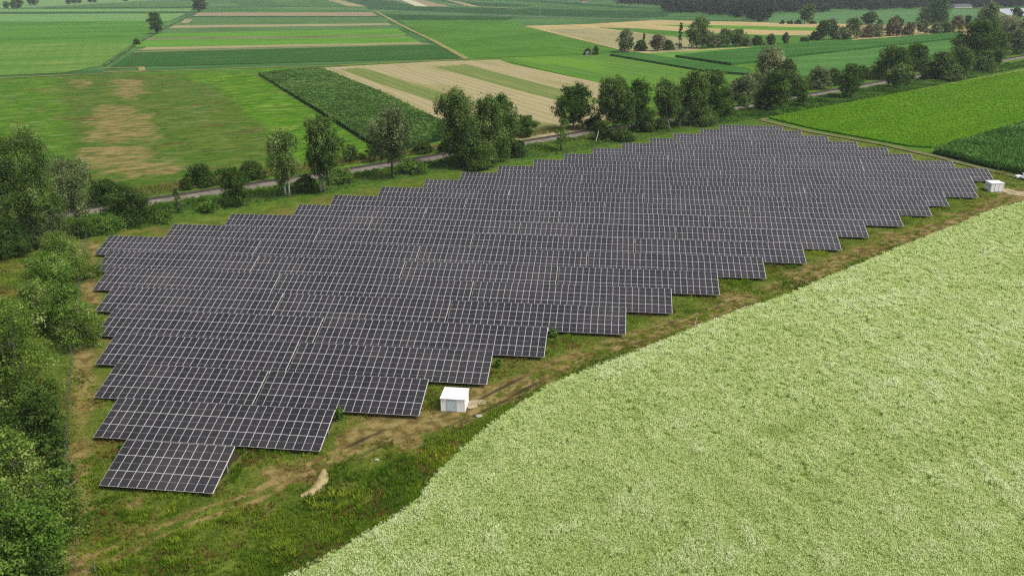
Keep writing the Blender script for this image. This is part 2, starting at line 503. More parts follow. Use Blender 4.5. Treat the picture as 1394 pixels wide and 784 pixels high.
# far bands running away from the camera
for k, (xa, xb, wa, wb, m) in enumerate([(300, 330, 40, 60, m_far2), (345, 390, 45, 60, m_g3), (392, 452, 30, 60, m_far), (425, 475, 10, 24, m_tan), (450, 500, 40, 70, m_dk),
                                         (505, 575, 16, 34, m_ol), (535, 572, 14, 40, m_pink), (560, 640, 60, 90, m_dk), (580, 640, 8, 14, m_tan), (640, 740, 60, 80, m_far2), (700, 830, 70, 70, m_far)]):
    sheet('field', [(xa, -6), (xa + wa, -6), (xb + wb, 9.6), (xb, 9.2)], m)
for k, (xa, xb, wa, wb, y0_, y1_, m) in enumerate([(520, 700, 12, 16, 1, 12.4, m_tan), (600, 760, 60, 80, 1, 9, m_g3), (640, 800, 10, 12, 1, 13, m_far2), (690, 850, 40, 70, .5, 12, m_dk), (740, 905, 8, 10, .5, 12, m_tan), (760, 880, 50, 60, -3, 5, m_far), (820, 900, 30, 40, -4, 4, m_dk)]):
    sheet('field', [(xa, y0_), (xa + wa, y0_ + .5), (xb + wb, y1_ + .6), (xb, y1_)], m)
m_bright_t = surf('sown_strip', C(206, 204, 170), [])
sheet('field', [(540, -2), (553, -2), (583, 9), (566, 9)], m_bright_t)

# --- stubble field with its green stripes
m_stub = surf('stubble_field', C(184, 172, 132), [('s', C(166, 156, 112), 5, aT, .35, .7, .7), ('n', C(152, 150, 92), 16, .5, .68, .7, aT, 6), ('n', C(196, 182, 140), 6, .5, .7, .5, aT, 8)])
m_stg = surf('regrown_stubble', C(118, 136, 70), [('s', C(134, 146, 84), 5, aT, .35, .7, .7), ('n', C(154, 150, 96), 10, .5, .68, .7, aT, 8)])
sheet('stubble_field', [(437, 93), (600, 84), (680, 82), (700, 89), (834, 117), (850, 150), (790, 182), (700, 195), (612, 178)], m_stub)
sheet('stubble_field', [(462, 95), (494, 93), (560, 113), (640, 140), (640, 152), (580, 136), (520, 116)], m_stg)
sheet('stubble_field', [(590, 92), (634, 88), (702, 106), (822, 138), (800, 148), (700, 122.5)], m_stg)
sheet('stubble_field', [(600, 164), (650, 158), (760, 170), (748, 178), (700, 186), (640, 184)], m_stg)
m_hay = surf('mown_green_field', C(100, 142, 56), [('s', C(88, 128, 48), 9, aT, .35, .7, .7), ('n', C(112, 156, 48), 30, .45, .62, .8, aT, 4)])
sheet('field', [(680, 82), (700, 79), (828, 74.5), (960, 99.5), (1020, 104), (1024, 118), (890, 129), (834, 117)], m_hay)
m_hay2 = surf('fresh_green_field', C(98, 148, 40), [('n', C(86, 134, 38), 20, .45, .62, .8, aT, 4)])
sheet('field', [(690, 84), (702, 84), (850, 115.5), (900, 120), (896, 129.5), (834, 118)], m_hay2)
m_lg = surf('light_green_field', C(112, 160, 70), [('n', C(98, 146, 60), 20, .45, .62, .8, aH, 4)])
sheet('field', [(862, 73.5), (1050, 61), (1394, 36), (1394, 44), (1312, 46), (1200, 54), (1044, 66), (919, 79), (1010, 93), (960, 92)], m_lg)

# --- tan and green strips behind the hedge line
m_tan2 = surf('ripe_strip', C(198, 178, 124), [('n', C(180, 164, 112), 20, .45, .6, .8, aT, 5)])
m_grey = surf('grey_stubble', C(168, 164, 120), [('n', C(152, 148, 104), 16, .45, .6, .8, aT, 6)])
sheet('field', [(713, 36), (800, 33.5), (893, 28), (1040, 31), (1260, 35), (1400, 38), (1400, 46), (1260, 50), (1050, 64), (871, 74), (842, 68)], m_tan2)
sheet('field', [(743, 41), (802, 39.5), (900, 49), (960, 54), (950, 68), (900, 73), (845, 67.5)], m_grey)
sheet('field', [(812, 38), (868, 39.5), (930, 43.8), (1040, 48), (1160, 50), (1160, 60), (1040, 64), (950, 68), (960, 54), (900, 49)], m_cg)
sheet('field', [(888, 34.6), (960, 34.5), (1120, 38.5), (1115, 43), (1040, 41.5), (960, 39)], m_bg)
m_blue = surf('beet_field', C(96, 138, 84), [('n', C(82, 124, 72), 40, .45, .62, .8, .1, 4)])
sheet('field', [(1044, 22), (1130, 17), (1320, 13.6), (1352, 18), (1394, 30), (1394, 35), (1260, 34), (1048, 32)], m_blue)
sheet('field', [(1340, 19), (1372, 21.5), (1420, 26), (1420, 36), (1350, 34)], m_lg)
m_film = surf('crop_film', C(205, 210, 216), [('s', C(186, 194, 200), 8, .4, .3, .7, .6)], rough=.5)
sheet('film_field', [(1352, 12.8), (1400, 11.6), (1480, 11), (1480, 30), (1372, 21.2)], m_film)

# --- right: bright field, path round the solar field
m_bf = surf('bright_crop', C(92, 146, 22), [('n', C(76, 128, 20), 16, .42, .62, .8, ang_of((1040, 162), (1394, 95)), 6), ('n', C(116, 164, 34), 10, .52, .7, .7, ang_of((1040, 162), (1394, 95)), 5), ('n', C(70, 116, 16), 1.5, .5, .72, .6)], bump=(1.2, .4))
RF = [(1046, 161.5), (1394, 97), (1560, 66), (1700, 90), (1600, 120), (1394, 170), (1268, 202), (1240, 200.5), (1100, 175)]
m_path = surf('field_path', C(126, 124, 86), [('n', C(100, 116, 54), 4, .45, .62, .8), ('n', C(168, 156, 124), 2, .5, .7, .6)])
m_grasspath = surf('grass_track', C(160, 156, 96), [('n', C(120, 130, 66), 8, .45, .65, .8, aH, 3)])
strip('path', [(1036, 164), (1100, 179.5), (1200, 197), (1270, 213), (1330, 228.5), (1394, 244), (1500, 270)], 2.8, m_path)
strip('path', [(1036, 163.5), (1394, 96), (1560, 64)], 1.6, m_grasspath)
strip('path', [(-300, 114), (0, 107), (100, 102.5), (190, 98.5), (350, 92.5), (437, 91), (600, 83), (640, 80.5)], 3.2, m_grasspath)
strip('path', [(140, 94), (192, 92), (194, 97), (140, 99)], 5, m_grasspath)
strip('path', [(512, 16), (540, 32), (592, 57), (636, 81)], 4.5, m_grasspath)
strip('path', [(268, 17), (234, 34), (190, 58), (142, 90)], 2.2, surf('ditch_grass', C(70, 100, 48), [('n', C(130, 136, 80), 10, .5, .65, .8)]))
m_road = surf('gravel_road', C(182, 182, 168), [('n', C(160, 162, 148), 20, .45, .62, .8)])
strip('road', [(-300, 22), (0, 12.5), (60, 10.2), (110, 8), (200, 2.6), (280, -1)], 5, m_road)
strip('road', [(262, 7), (300, 8.4), (480, 13.6), (520, 15), (700, 22.4), (860, 27), (920, 28.4)], 5, m_road)
strip('path', [(1010, 27.5), (1130, 33), (1260, 35)], 5, m_grasspath)

# ------------------------------------------------------------------ near ground: grass, dry grass, mud by place
TRACK = P2([(60, 800), (110, 775), (163, 752), (219, 727), (270, 704), (349, 678), (392, 655), (440, 632), (490, 606), (560, 578)])
MUD = P2([(470, 622), (540, 590), (600, 578), (660, 552), (720, 520), (800, 485), (890, 455), (980, 425), (1060, 392), (1120, 366), (1200, 336), (1290, 306), (1394, 268), (1500, 232)])
LEFTDRY = P2([(128, 330), (124, 372), (122, 420), (116, 480), (112, 545), (108, 620), (104, 690), (98, 760), (96, 800)])
FIELD_EDGE = P2([(401, 784), (465, 750), (508, 724), (546, 703), (572, 678), (592, 650), (625.5, 617), (661, 586.5), (700, 557.5), (751, 525.6), (822.5, 497.5), (891, 472), (945, 449), (1006, 425), (1050, 412), (1151, 370), (1207, 346), (1253, 328), (1299, 309), (1345, 290), (1394, 276)])
PATCHES = [(500, 578, 4), (480, 600, 2.2), (545, 586, 3), (525, 566, 2.6), (585, 575, 2), (180, 690, 1.6), (400, 640, 3.), (372, 648, 2.5), (560, 610, 2), (650, 536, 2.5), (640, 562, 2.2), (1000, 405, 3), (1180, 345, 3), (1210, 322, 3), (1375, 262, 5), (1394, 268, 6), (1290, 292, 2)]

FENCE2 = P2([(122, 312), (230, 293), (400, 266.5), (520, 246), (662, 225), (760, 210), (858, 193), (960, 173), (1036, 166)])
def ground_masks(x, y):
    n1 = fnoise(x / 6, y / 6, 3); n2 = fnoise(x / 1.7, y / 1.7, 9); n3 = fnoise(x / 14, y / 14, 21)
    dm = seg_dist(x, y, MUD); dt = seg_dist(x, y, TRACK); dl = seg_dist(x, y, LEFTDRY); de = seg_dist(x, y, FIELD_EDGE)
    dry = np.clip(1.2 - dm / 4.2, 0, 1) * (0.22 + .95 * n1) * np.where(y > 97, 1.3, .8) + np.clip(1.1 - dl / 2.6, 0, 1) * (0.32 + 0.8 * n1)
    dry = dry + np.clip(1.2 - np.abs(dt - 0.85) / 0.65, 0, 1) * np.clip(1.5 * n2 - .1 + .5 * n1, 0, 1)
    for px, py, r in PATCHES:
        c = at(px, py)
        dry = dry + np.clip(1.2 - np.hypot(x - c[0], (y - c[1]) * 0.8) / r, 0, 1) * (0.2 + 1.1 * n2)
    dry = dry + 0.5 * np.clip((n3 - 0.55) * 4, 0, 1) * n2 * (y > 90)
    mud = np.clip(1.0 - np.abs(dm - 1.3) / 0.9, 0, 1) * (n1 * 1.3) * (x > -22) + np.clip(1 - np.hypot(x - at(462, 596)[0], y - at(462, 596)[1]) / 0.9, 0, 1)
    bank = np.clip(1.6 - seg_dist(x, y, FENCE2) / 6.5, 0, 1)
    lush = np.clip(1.2 - np.abs(de - 2.2) / 2.6, 0, 1) * 0.8 * (0.5 + n1)
    return np.clip(dry, 0, 1.2) * (1 - .9 * bank), np.clip(mud, 0, 1), np.clip(lush, 0, 1), n3

gx, gy = np.arange(-125, 175, .5), np.arange(40, 330, .5)
X, Y = np.meshgrid(gx, gy); xf, yf = X.ravel(), Y.ravel()
NEAR = P2([(-400, 620), (-260, 420), (60, 306), (128, 297), (360, 262), (560, 227), (700, 202), (903, 168), (1000, 153), (1036, 166), (1100, 181.5), (1200, 199.5), (1270, 215.5), (1330, 231.5), (1394, 247), (1500, 272)]) + [(180, 120), (120, 30), (-125, 30)]
keep_v = in_poly(xf, yf, NEAR)
dry_a, mud_shade_a, lush_a, n3 = ground_masks(xf, yf)
ua, va = xf * AX[0] + yf * AX[1], xf * AY[0] + yf * AY[1]
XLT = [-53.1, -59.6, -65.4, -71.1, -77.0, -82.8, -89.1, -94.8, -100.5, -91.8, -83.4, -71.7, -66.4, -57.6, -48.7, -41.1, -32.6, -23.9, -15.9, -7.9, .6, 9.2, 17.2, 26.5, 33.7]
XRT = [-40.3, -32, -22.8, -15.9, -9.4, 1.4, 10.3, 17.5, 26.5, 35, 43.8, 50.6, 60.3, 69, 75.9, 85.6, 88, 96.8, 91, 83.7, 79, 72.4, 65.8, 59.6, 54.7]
for i_, (a_, b_) in enumerate(zip(XLT, XRT)):                     # bare soil below the tables, with shade painted into its dark colour
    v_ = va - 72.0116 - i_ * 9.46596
    mud_shade_a = np.where((ua > a_ + 1.0) & (ua < b_ - 1.0) & (v_ > 1.0) & (v_ < 9.5), 1.0, mud_shade_a)
zz = (fnoise(xf / 2.2, yf / 2.2, 5) - .5) * .16 + 0.24
nx, ny = len(gx), len(gy)
idx = np.arange(nx * ny).reshape(ny, nx)
Q = np.stack([idx[:-1, :-1].ravel(), idx[:-1, 1:].ravel(), idx[1:, 1:].ravel(), idx[1:, :-1].ravel()], 1)
Q = Q[keep_v[Q].all(1)]
used = np.unique(Q); remap = np.full(nx * ny, -1); remap[used] = np.arange(len(used))
me = np_mesh('meadow_ground', np.stack([xf, yf, zz], 1)[used], remap[Q], attrs={'bank': np.clip(1.6 - seg_dist(xf, yf, FENCE2)[used] / 6.5, 0, 1), 'dry': dry_a[used], 'mud': mud_shade_a[used], 'lush': lush_a[used]})  # mud mask also carries the painted shade below the tables
t = NT('verge_ground', 0.95, 0.03)
c = t.mix(t.ramp(t.noise(3.5, 4), .4, .62, .9), C(88, 106, 36, 1.1), C(116, 132, 50, 1.1))
c = t.mix(t.ramp(t.noise(.7, 4), .45, .7, .6), c, C(72, 88, 34))
c = t.mix(t.ramp(t.noise(7, 4), .50, .64, .6), c, C(132, 112, 64))
c = t.mix(t.ramp(t.attr('lush'), .1, .9, .8), c, C(74, 94, 30))
c = t.mix(t.math('MULTIPLY', t.attr('bank'), t.ramp(t.noise(4, 4), .3, .55, .95)), c, t.mix(t.ramp(t.noise(1.2, 4), .4, .62, 1), C(64, 100, 30), C(98, 134, 46)))
nz = t.noise(1.0, 5, .62, 3.5)
dr = t.math('ADD', t.attr('dry'), t.math('MULTIPLY', t.math('SUBTRACT', nz, .5), 1.3))
c = t.mix(t.ramp(dr, .34, .85, .9), c, t.mix(t.ramp(t.noise(1.6, 4), .4, .6, 1), C(114, 96, 56), C(164, 144, 94)))
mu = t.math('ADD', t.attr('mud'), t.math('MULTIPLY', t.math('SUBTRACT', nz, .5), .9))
c = t.mix(t.ramp(mu, .4, .85, .9), c, C(66, 60, 46))  # dark tone for real mud and for the table shade painted on the soil
t.l(c, t.bsdf.inputs['Base Color'])
b = t.n('ShaderNodeBump'); b.inputs['Distance'].default_value = .12; b.inputs['Strength'].default_value = .8
t.l(t.noise(.5, 4), b.inputs['Height']); t.l(b.outputs[0], t.bsdf.inputs['Normal'])
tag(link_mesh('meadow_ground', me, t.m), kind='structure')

# pale gravel round the two huts
m_gravel = surf('gravel_patch', C(196, 180, 146), [('n', C(150, 136, 104), .8, .45, .65, .8)])

def blob(name, cx, cy, rx, ry, m, z, seed, ang=0):
    r = np.random.default_rng(seed)
    bm = bmesh.new(); vs = []
    for k in range(28):
        a = 2 * math.pi * k / 28
        q = 1 + .35 * (fnoise(np.array([math.cos(a) * 1.5 + seed]), np.array([math.sin(a) * 1.5]), seed)[0] - .5) * 2
        u, v = math.cos(a) * rx * q, math.sin(a) * ry * q
        vs.append(bm.verts.new((cx + u * math.cos(ang) - v * math.sin(ang), cy + u * math.sin(ang) + v * math.cos(ang), z)))
    bm.faces.new(vs)
    return tag(obj_bm(name, bm, m), kind='structure')
for k, (px, py, rx, ry) in enumerate([(641, 551, .9, 1.0), (648, 548, 1.3, .7), (1372, 260, 2.2, 2.6), (1386, 264, 3.2, 2.8)]):
    q = at(px, py, .3); blob('gravel_patch', q[0], q[1], rx, ry, m_gravel, .345 + .006 * k, 30 + k)

# curved heap of straw
line = P2([(441, 640), (440, 648), (437, 657), (431, 665), (421, 671), (409, 675)], .3)
bm = bmesh.new(); rows = []
for i, p in enumerate(line):
    d = Vector((line[min(i + 1, 5)][0] - line[max(i - 1, 0)][0], line[min(i + 1, 5)][1] - line[max(i - 1, 0)][1])).normalized()
    nrm = Vector((-d.y, d.x)); w = (.3, .62, .8, .78, .58, .25)[i] * random.uniform(.85, 1.15)
    rows.append([bm.verts.new((p[0] + nrm.x * w * u, p[1] + nrm.y * w * u, .25 + .30 * (1 - u * u) * (1, 1, 1, 1, .9, .6)[i] + random.uniform(-.04, .04))) for u in (-1, -.6, -.2, .2, .6, 1)])
for a, b in zip(rows[:-1], rows[1:]):
    for k in range(5): bm.faces.new((a[k], a[k + 1], b[k + 1], b[k]))
bmesh.ops.subdivide_edges(bm, edges=bm.edges[:], cuts=2, use_grid_fill=True, fractal=.25, seed=3)
for f in bm.faces:
    f.normal_update()
    if f.normal.z < 0: f.normal_flip()
tag(obj_bm('straw_heap', bm, surf('straw', C(196, 178, 132), [('n', C(160, 142, 98), .35, .45, .65, .8)], bump=(.12, .05)), smooth=True),
    'curved low heap of pale straw lying in the weeds below the front panels', 'straw heap')

# ------------------------------------------------------------------ railway
RAIL_PX = [(-240, 335), (-100, 315), (94, 289), (209, 271.5), (306, 256.5), (460, 232.5), (559, 217), (617, 208.5), (700, 195.5), (807, 178), (903, 161.8), (996, 145.5), (1086, 129.6), (1136, 121.5), (1197, 111.5), (1266, 99.5), (1360, 83), (1394, 77), (1560, 46), (1800, 12)]
rp = np.array(P2(RAIL_PX, .6))
tt = np.linspace(0, 1, len(rp))
co = [np.polyfit(rp[:, 0], rp[:, 1], 4)]
rxs = np.linspace(-180, 430, 120); rys = np.polyval(co[0], rxs)
m_ballast = surf('track_ballast', C(144, 136, 124), [('n', C(112, 104, 92), 2.5, .4, .65, .9), ('n', C(160, 152, 142), .5, .5, .7, .6)], bump=(.3, .1))
m_rust = plain('rusty_rail', (.055, .042, .035), .6, .3, var=.3, size=2)
m_sleeper = plain('old_sleeper', (.085, .075, .065), .9, .1, var=.3, size=.5)
def rail_frame(i):
    a, b = max(i - 1, 0), min(i + 1, len(rxs) - 1)
    d = Vector((rxs[b] - rxs[a], rys[b] - rys[a], 0)).normalized()
    return Vector((rxs[i], rys[i], 0)), Vector((-d.y, d.x, 0))
def sweep(section, m, name, parent=None, mids=None):
    bm = bmesh.new(); prev = None
    for i in range(len(rxs)):
        p, nrm = rail_frame(i)
        ring = [bm.verts.new(p + nrm * u + Vector((0, 0, z))) for u, z in section]
        if prev:
            for k in range(len(ring) - 1): bm.faces.new((prev[k], ring[k], ring[k + 1], prev[k + 1])).material_index = mids[k] if mids else 0
        prev = ring
    for f in bm.faces:
        f.normal_update()
        if f.normal.z < 0: f.normal_flip()
    return obj_bm(name, bm, m, parent)
m_stain = surf('rust_stained_ballast', C(84, 76, 70), [('n', C(64, 56, 52), 1.5, .4, .65, .8)], bump=(.3, .1))
tag(sweep([(-3.4, .05), (-1.9, .62), (-1.25, .66), (-.3, .67), (.3, .67), (1.25, .66), (1.9, .62), (3.1, .05)], [m_ballast, m_stain], 'railway_ballast', None, [0, 0, 1, 0, 1, 0, 0]), kind='structure')
trk = empty('railway_track', (0, 0, 0))
tag(trk, 'single railway track with two rusty rails on a grey ballast bed', 'railway track')
for s in (-.75, .75):
    sweep([(s - .07, .70), (s - .05, .86), (s + .05, .86), (s + .07, .70)], m_rust, 'rail', trk)
ss = np.concatenate([[0], np.cumsum(np.hypot(np.diff(rxs), np.diff(rys)))])
sl_s = np.arange(2, ss[-1], .65)
sl = [(np.interp(s, ss, rxs), np.interp(s, ss, rys), math.atan2(np.interp(s + .3, ss, rys) - np.interp(s - .3, ss, rys), np.interp(s + .3, ss, rxs) - np.interp(s - .3, ss, rxs))) for s in sl_s]
bm = bmesh.new(); box(bm, -.12, .12, -1.25, 1.25, -.1, .05)
sl0 = obj_bm('sleeper', bm, m_sleeper, trk)
near_sl = [i for i, s in enumerate(sl) if -90 < s[0] < -40][:100]
bm = bmesh.new(); first = True
for i, (x, y, a) in enumerate(sl):
    if i in near_sl:
        o = sl0 if first else sl0.copy()
        if not first: COL.objects.link(o); o.parent = trk
        first = False
        o.location = (x, y, .68); o.rotation_euler = (0, 0, a)
    else:
        box(bm, -.12, .12, -1.25, 1.25, -.1, .05, mat=Matrix.Translation((x, y, .68)) @ Matrix.Rotation(a, 4, 'Z'))
tag(obj_bm('sleepers_beyond', bm, m_sleeper, trk), kind='stuff')

# ------------------------------------------------------------------ solar field
TILT, ROWP, Y0, ZB = 0.331244, 9.46596, 72.0116, 0.8
PW, PL, GAP = 1.05, 2.1133, 0.33
XL = {1: -53.1, 2: -59.6, 3: -65.4, 4: -71.1, 5: -77.0, 6: -82.8, 7: -89.1, 8: -94.8, 9: -100.5, 10: -91.8, 11: -83.4, 12: -71.7, 13: -66.4, 14: -57.6, 15: -48.7, 16: -41.1, 17: -32.6, 18: -23.9, 19: -15.9, 20: -7.9, 21: .6, 22: 9.2, 23: 17.2, 24: 26.5, 25: 33.7}
ROWS = {1: [12], 2: [26], 3: [20, 20], 4: [26, 26], 5: [32, 32], 6: [28, 26, 26], 7: [30, 32, 31], 8: [28, 26, 26, 26], 9: [30] * 4, 10: [30] * 4, 11: [30] * 4, 12: [28, 28, 30, 30], 13: [30] * 4, 14: [30] * 4,
        15: [28, 30, 30, 30], 16: [30] * 4, 17: [28, 28, 28, 31], 18: [28, 28, 28, 30], 19: [28, 28, 22, 23], 20: [28, 28, 30], 21: [26, 24, 24], 22: [30, 30], 23: [23, 23], 24: [16, 15], 25: [20]}
m_alu = plain('aluminium_frame', (.52, .51, .53), .45, .35)
m_steel = plain('galvanised_steel', (.34, .35, .36), .55, .4, var=.2, size=1)
t = NT('solar_cells', .2, .45)
tc = t.n('ShaderNodeTexCoord'); sx = t.n('ShaderNodeSeparateXYZ'); t.l(tc.outputs['Object'], sx.inputs[0])
def lines(v, period, off, w):
    a = t.math('PINGPONG', t.math('ADD', v, off), period / 2)
    return t.math('LESS_THAN', a, w)
oi = t.n('ShaderNodeObjectInfo')
cellc = t.mix(t.ramp(oi.outputs['Random'], 0, 1), (.0105, .0095, .011), (.020, .0175, .020))
fine = t.math('MAXIMUM', lines(sx.outputs[0], .163, 0.0, .003), lines(sx.outputs[1], .0855, 0.0, .0022))
cellc = t.mix(t.math('MULTIPLY', fine, .8), cellc, (.07, .07, .075))
mid = t.math('LESS_THAN', t.math('ABSOLUTE', sx.outputs[1]), .013)
cellc = t.mix(mid, cellc, (.25, .24, .26))
cellc = t.mix(t.ramp(t.noise(22, 4), .45, .7, .05), cellc, (.30, .28, .27))      # thin dust film, uneven over the field
t.l(cellc, t.bsdf.inputs['Base Color'])
m_cell = t.m
def panel_mesh():
    bm = bmesh.new()
    w, l, f, d = (PW - .012) / 2, (PL - .016) / 2,   .0215, .035
    o = [(-w, -l), (w, -l), (w, l), (-w, l)]; i = [(-w + f, -l + f), (w - f, -l + f), (w - f, l - f), (-w + f, l - f)]
    ov = [bm.verts.new((x, y, d)) for x, y in o]; iv = [bm.verts.new((x, y, d)) for x, y in i]
    gv = [bm.verts.new((x, y, d - .006)) for x, y in i]; bv = [bm.verts.new((x, y, 0)) for x, y in o]
    for k in range(4):
        j = (k + 1) % 4
        bm.faces.new((ov[k], ov[j], iv[j], iv[k])); bm.faces.new((iv[k], iv[j], gv[j], gv[k])); bm.faces.new((bv[k], bv[j], ov[j], ov[k]))
    bm.faces.new(gv).material_index = 1
    bm.faces.new(bv[::-1]).material_index = 0
    me = bpy.data.meshes.new('solar_panel'); bm.normal_update(); bm.to_mesh(me); bm.free()
    me.materials.append(m_alu); me.materials.append(m_cell)
    return me
pm = panel_mesh()
NUM = ['', 'first', 'second', 'third', 'fourth', 'fifth', 'sixth', 'seventh', 'eighth', 'ninth', 'tenth', 'eleventh', 'twelfth', 'thirteenth']
WID = {12: 'twelve', 15: 'fifteen', 16: 'sixteen', 20: 'twenty', 22: 'twenty-two', 23: 'twenty-three', 24: 'twenty-four', 26: 'twenty-six', 28: 'twenty-eight', 30: 'thirty', 31: 'thirty-one', 32: 'thirty-two'}
m_trim = plain('end_trim_metal', (.58, .57, .56), .5, .3)
post_cache, rail_cache = {}, {}
SLOPE = 3 * PL
for r in range(1, 26):
    x = XL[r]; v = Y0 + (r - 1) * ROWP
    for k, ncol in enumerate(ROWS[r]):
        W = ncol * PW
        p = AX * (x + W / 2) + AY * v
        tb = empty('solar_table', (p[0], p[1], 0), YAW)
        n = len(ROWS[r])
        rowtxt = 'front row' if r == 1 else 'back row' if r == 25 else (NUM[r] + ' row from the front') if r <= 13 else (NUM[26 - r] + ' row from the back')
        postxt = 'only table' if n == 1 else 'leftmost' if k == 0 else 'rightmost' if k == n - 1 else (NUM[k + 1] + ' from left')
        tag(tb, f'solar table {WID[ncol]} panels wide, {postxt} in the {rowtxt}', 'solar table', 'tilted solar tables standing in stepped rows')
        for c in range(ncol):
            for q in range(3):
                o = bpy.data.objects.new('solar_panel', pm)
                s = (q + .5) * PL
                o.location = (-W / 2 + (c + .5) * PW + random.uniform(-.004, .004), s * math.cos(TILT), ZB + s * math.sin(TILT) + random.uniform(-.004, .004))
                o.rotation_euler = (TILT + random.uniform(-.004, .004), random.uniform(-.003, .003), 0)
                COL.objects.link(o); o.parent = tb
        for sx_ in (1,):                                          # metal trim along the right end of the table
            if 'end' not in rail_cache:
                bm = bmesh.new(); box(bm, -.018, .018, 0, SLOPE, -.03, .041)
                rail_cache['end'] = bpy.data.meshes.new('end_trim'); bm.to_mesh(rail_cache['end']); bm.free(); rail_cache['end'].materials.append(m_trim)
            o = bpy.data.objects.new('end_trim', rail_cache['end']); COL.objects.link(o); o.parent = tb
            o.location = (sx_ * (W / 2 + .016), 0, ZB); o.rotation_euler = (TILT, 0, 0)
        # purlins under the panels, posts
        for s in (1.0, 3.1, 5.3):
            if ncol not in rail_cache:
                bm = bmesh.new(); box(bm, -W / 2, W / 2, -.05, .05, -.12, -.02)
                rail_cache[ncol] = bpy.data.meshes.new('purlin'); bm.to_mesh(rail_cache[ncol]); bm.free(); rail_cache[ncol].materials.append(m_steel)
            o = bpy.data.objects.new('purlin', rail_cache[ncol]); COL.objects.link(o); o.parent = tb
            o.location = (0, s * math.cos(TILT), ZB + s * math.sin(TILT)); o.rotation_euler = (TILT, 0, 0)
        for s in (1.2, 5.1):
            hh = ZB + s * math.sin(TILT) - .14
            if s not in post_cache:
                bm = bmesh.new(); box(bm, -.05, .05, -.06, .06, 0, hh)
                post_cache[s] = bpy.data.meshes.new('support_post'); bm.to_mesh(post_cache[s]); bm.free(); post_cache[s].materials.append(m_steel)
            npost = max(3, int(W / 4.2) + 1)
            for i in range(npost):
                o = bpy.data.objects.new('support_post', post_cache[s]); COL.objects.link(o); o.parent = tb
                o.location = (-W / 2 + .6 + i * (W - 1.2) / (npost - 1), s * math.cos(TILT), 0)
        x += W + GAP

# ------------------------------------------------------------------ white huts
m_white = plain('white_paint', (.86, .86, .87), .55, .3, var=.06, size=.8)
m_roof = plain('white_roof', (.82, .81, .82), .5, .3, var=.05, size=1.2)
m_door = plain('pale_blue_door', (.50, .60, .66), .45, .35, var=.06, size=.6)
m_conc = plain('concrete', (.30, .29, .27), .9, .1, var=.25, size=.5)
m_greyf = plain('grey_trim', (.28, .30, .32), .6, .3)

def hut(corner, yaw, W, D, H, label, door, double=False):
    h = empty('hut', (corner[0], corner[1], .2), yaw)
    tag(h, label, 'hut', 'white transformer huts beside the solar field')
    bm = bmesh.new(); box(bm, -.06, W + .06, -.06, D + .06, -.25, .12)
    obj_bm('plinth', bm, m_conc, h)
    bm = bmesh.new(); box(bm, 0, W, 0, D, .122, H)
    for xx in (0, W - .06):                                       # corner strips set proud of the wall
        box(bm, xx - .004, xx + .064, -.012, .02, .124, H - .002)
    obj_bm('wall', bm, m_white, h)
    bm = bmesh.new()
    o = .09
    vs = [bm.verts.new(p) for p in ((-o, -o, H + .003), (W + o, -o, H + .003), (W + o, D + o, H + .003), (-o, D + o, H + .003),
                                    (-o, -o, H + .10), (W + o, -o, H + .10), (W + o, D + o, H + .17), (-o, D + o, H + .17))]
    for f in ((0, 3, 2, 1), (4, 5, 6, 7), (0, 1, 5, 4), (1, 2, 6, 5), (2, 3, 7, 6), (3, 0, 4, 7)): bm.faces.new([vs[i] for i in f])
    bmesh.ops.bevel(bm, geom=bm.edges[:], offset=.012, segments=1, affect='EDGES')
    obj_bm('roof', bm, m_roof, h)
    a, b = door
    for k, (u, w) in enumerate(((a, (a + b) / 2), ((a + b) / 2, b)) if double else ((a, b),)):
        bm = bmesh.new()
        box(bm, u + .035, w - .035, -.03, .01, .20, H - .16)
        d = obj_bm('door', bm, m_white if double else m_door, h)
        bm = bmesh.new()
        box(bm, u, u + .033, -.045, .01, .15, H - .10); box(bm, w - .033, w, -.045, .01, .15, H - .10)
        box(bm, u + .035, w - .035, -.043, .012, H - .158, H - .102); box(bm, u + .035, w - .035, -.043, .012, .152, .198)
        obj_bm('door_frame', bm, m_greyf, d)
        bm = bmesh.new(); box(bm, w - .20, w - .17, -.075, -.028, H * .45, H * .45 + .16)
        obj_bm('handle', bm, m_greyf, d)
    return h
c1 = at(600.5, 560, .2)
hut((c1[0], c1[1]), YAW, 3.0, 2.85, 1.78, 'small white hut with a pale blue door on the mown verge by the front tables', (.74, 1.98))
c2 = at(1348.2, 262, .2)
h2 = hut((c2[0], c2[1]), YAW + .12, 3.1, 3.0, 2.2, 'white hut with a double door at the far right corner of the solar field', (.9, 2.9), True)
for k in range(3):                                                # vent slats on its left side wall
    bm = bmesh.new()
    for j in range(5): box(bm, -.03, .0, .35 + k * .95, .95 + k * .95, 1.2 + j * .12, 1.26 + j * .12)
    obj_bm('vent', bm, m_greyf, h2)

# ------------------------------------------------------------------ white car, lower right
m_car = plain('white_car_paint', (.74, .75, .78), .25, .5)
m_glass = plain('dark_car_glass', (.02, .022, .026), .08, .5)
m_tyre = plain('black_tyre', (.02, .02, .02), .85, .2)
m_rim = plain('alloy_rim', (.35, .35, .36), .4, .5)
m_lamp = plain('headlight_glass', (.55, .57, .6), .15, .5)
cq = at(1382.5, 243.5, .25)
car = empty('parked_car', (cq[0] + 2.2, cq[1], .25), math.pi - .10)
tag(car, 'white car parked on the track beside the maize at the right', 'car')
def car_section(x):
    # half width, sill, belt height and roof height along the length (front at +x)
    pass
prof = [(2.15, .36, .62), (2.10, .28, .74), (1.5, .24, .86), (.95, .22, .93), (.35, .22, 1.38), (-.3, .22, 1.47), (-1.1, .22, 1.44), (-1.75, .24, 1.02), (-2.08, .30, .94), (-2.14, .40, .70)]
bm = bmesh.new(); rings = []
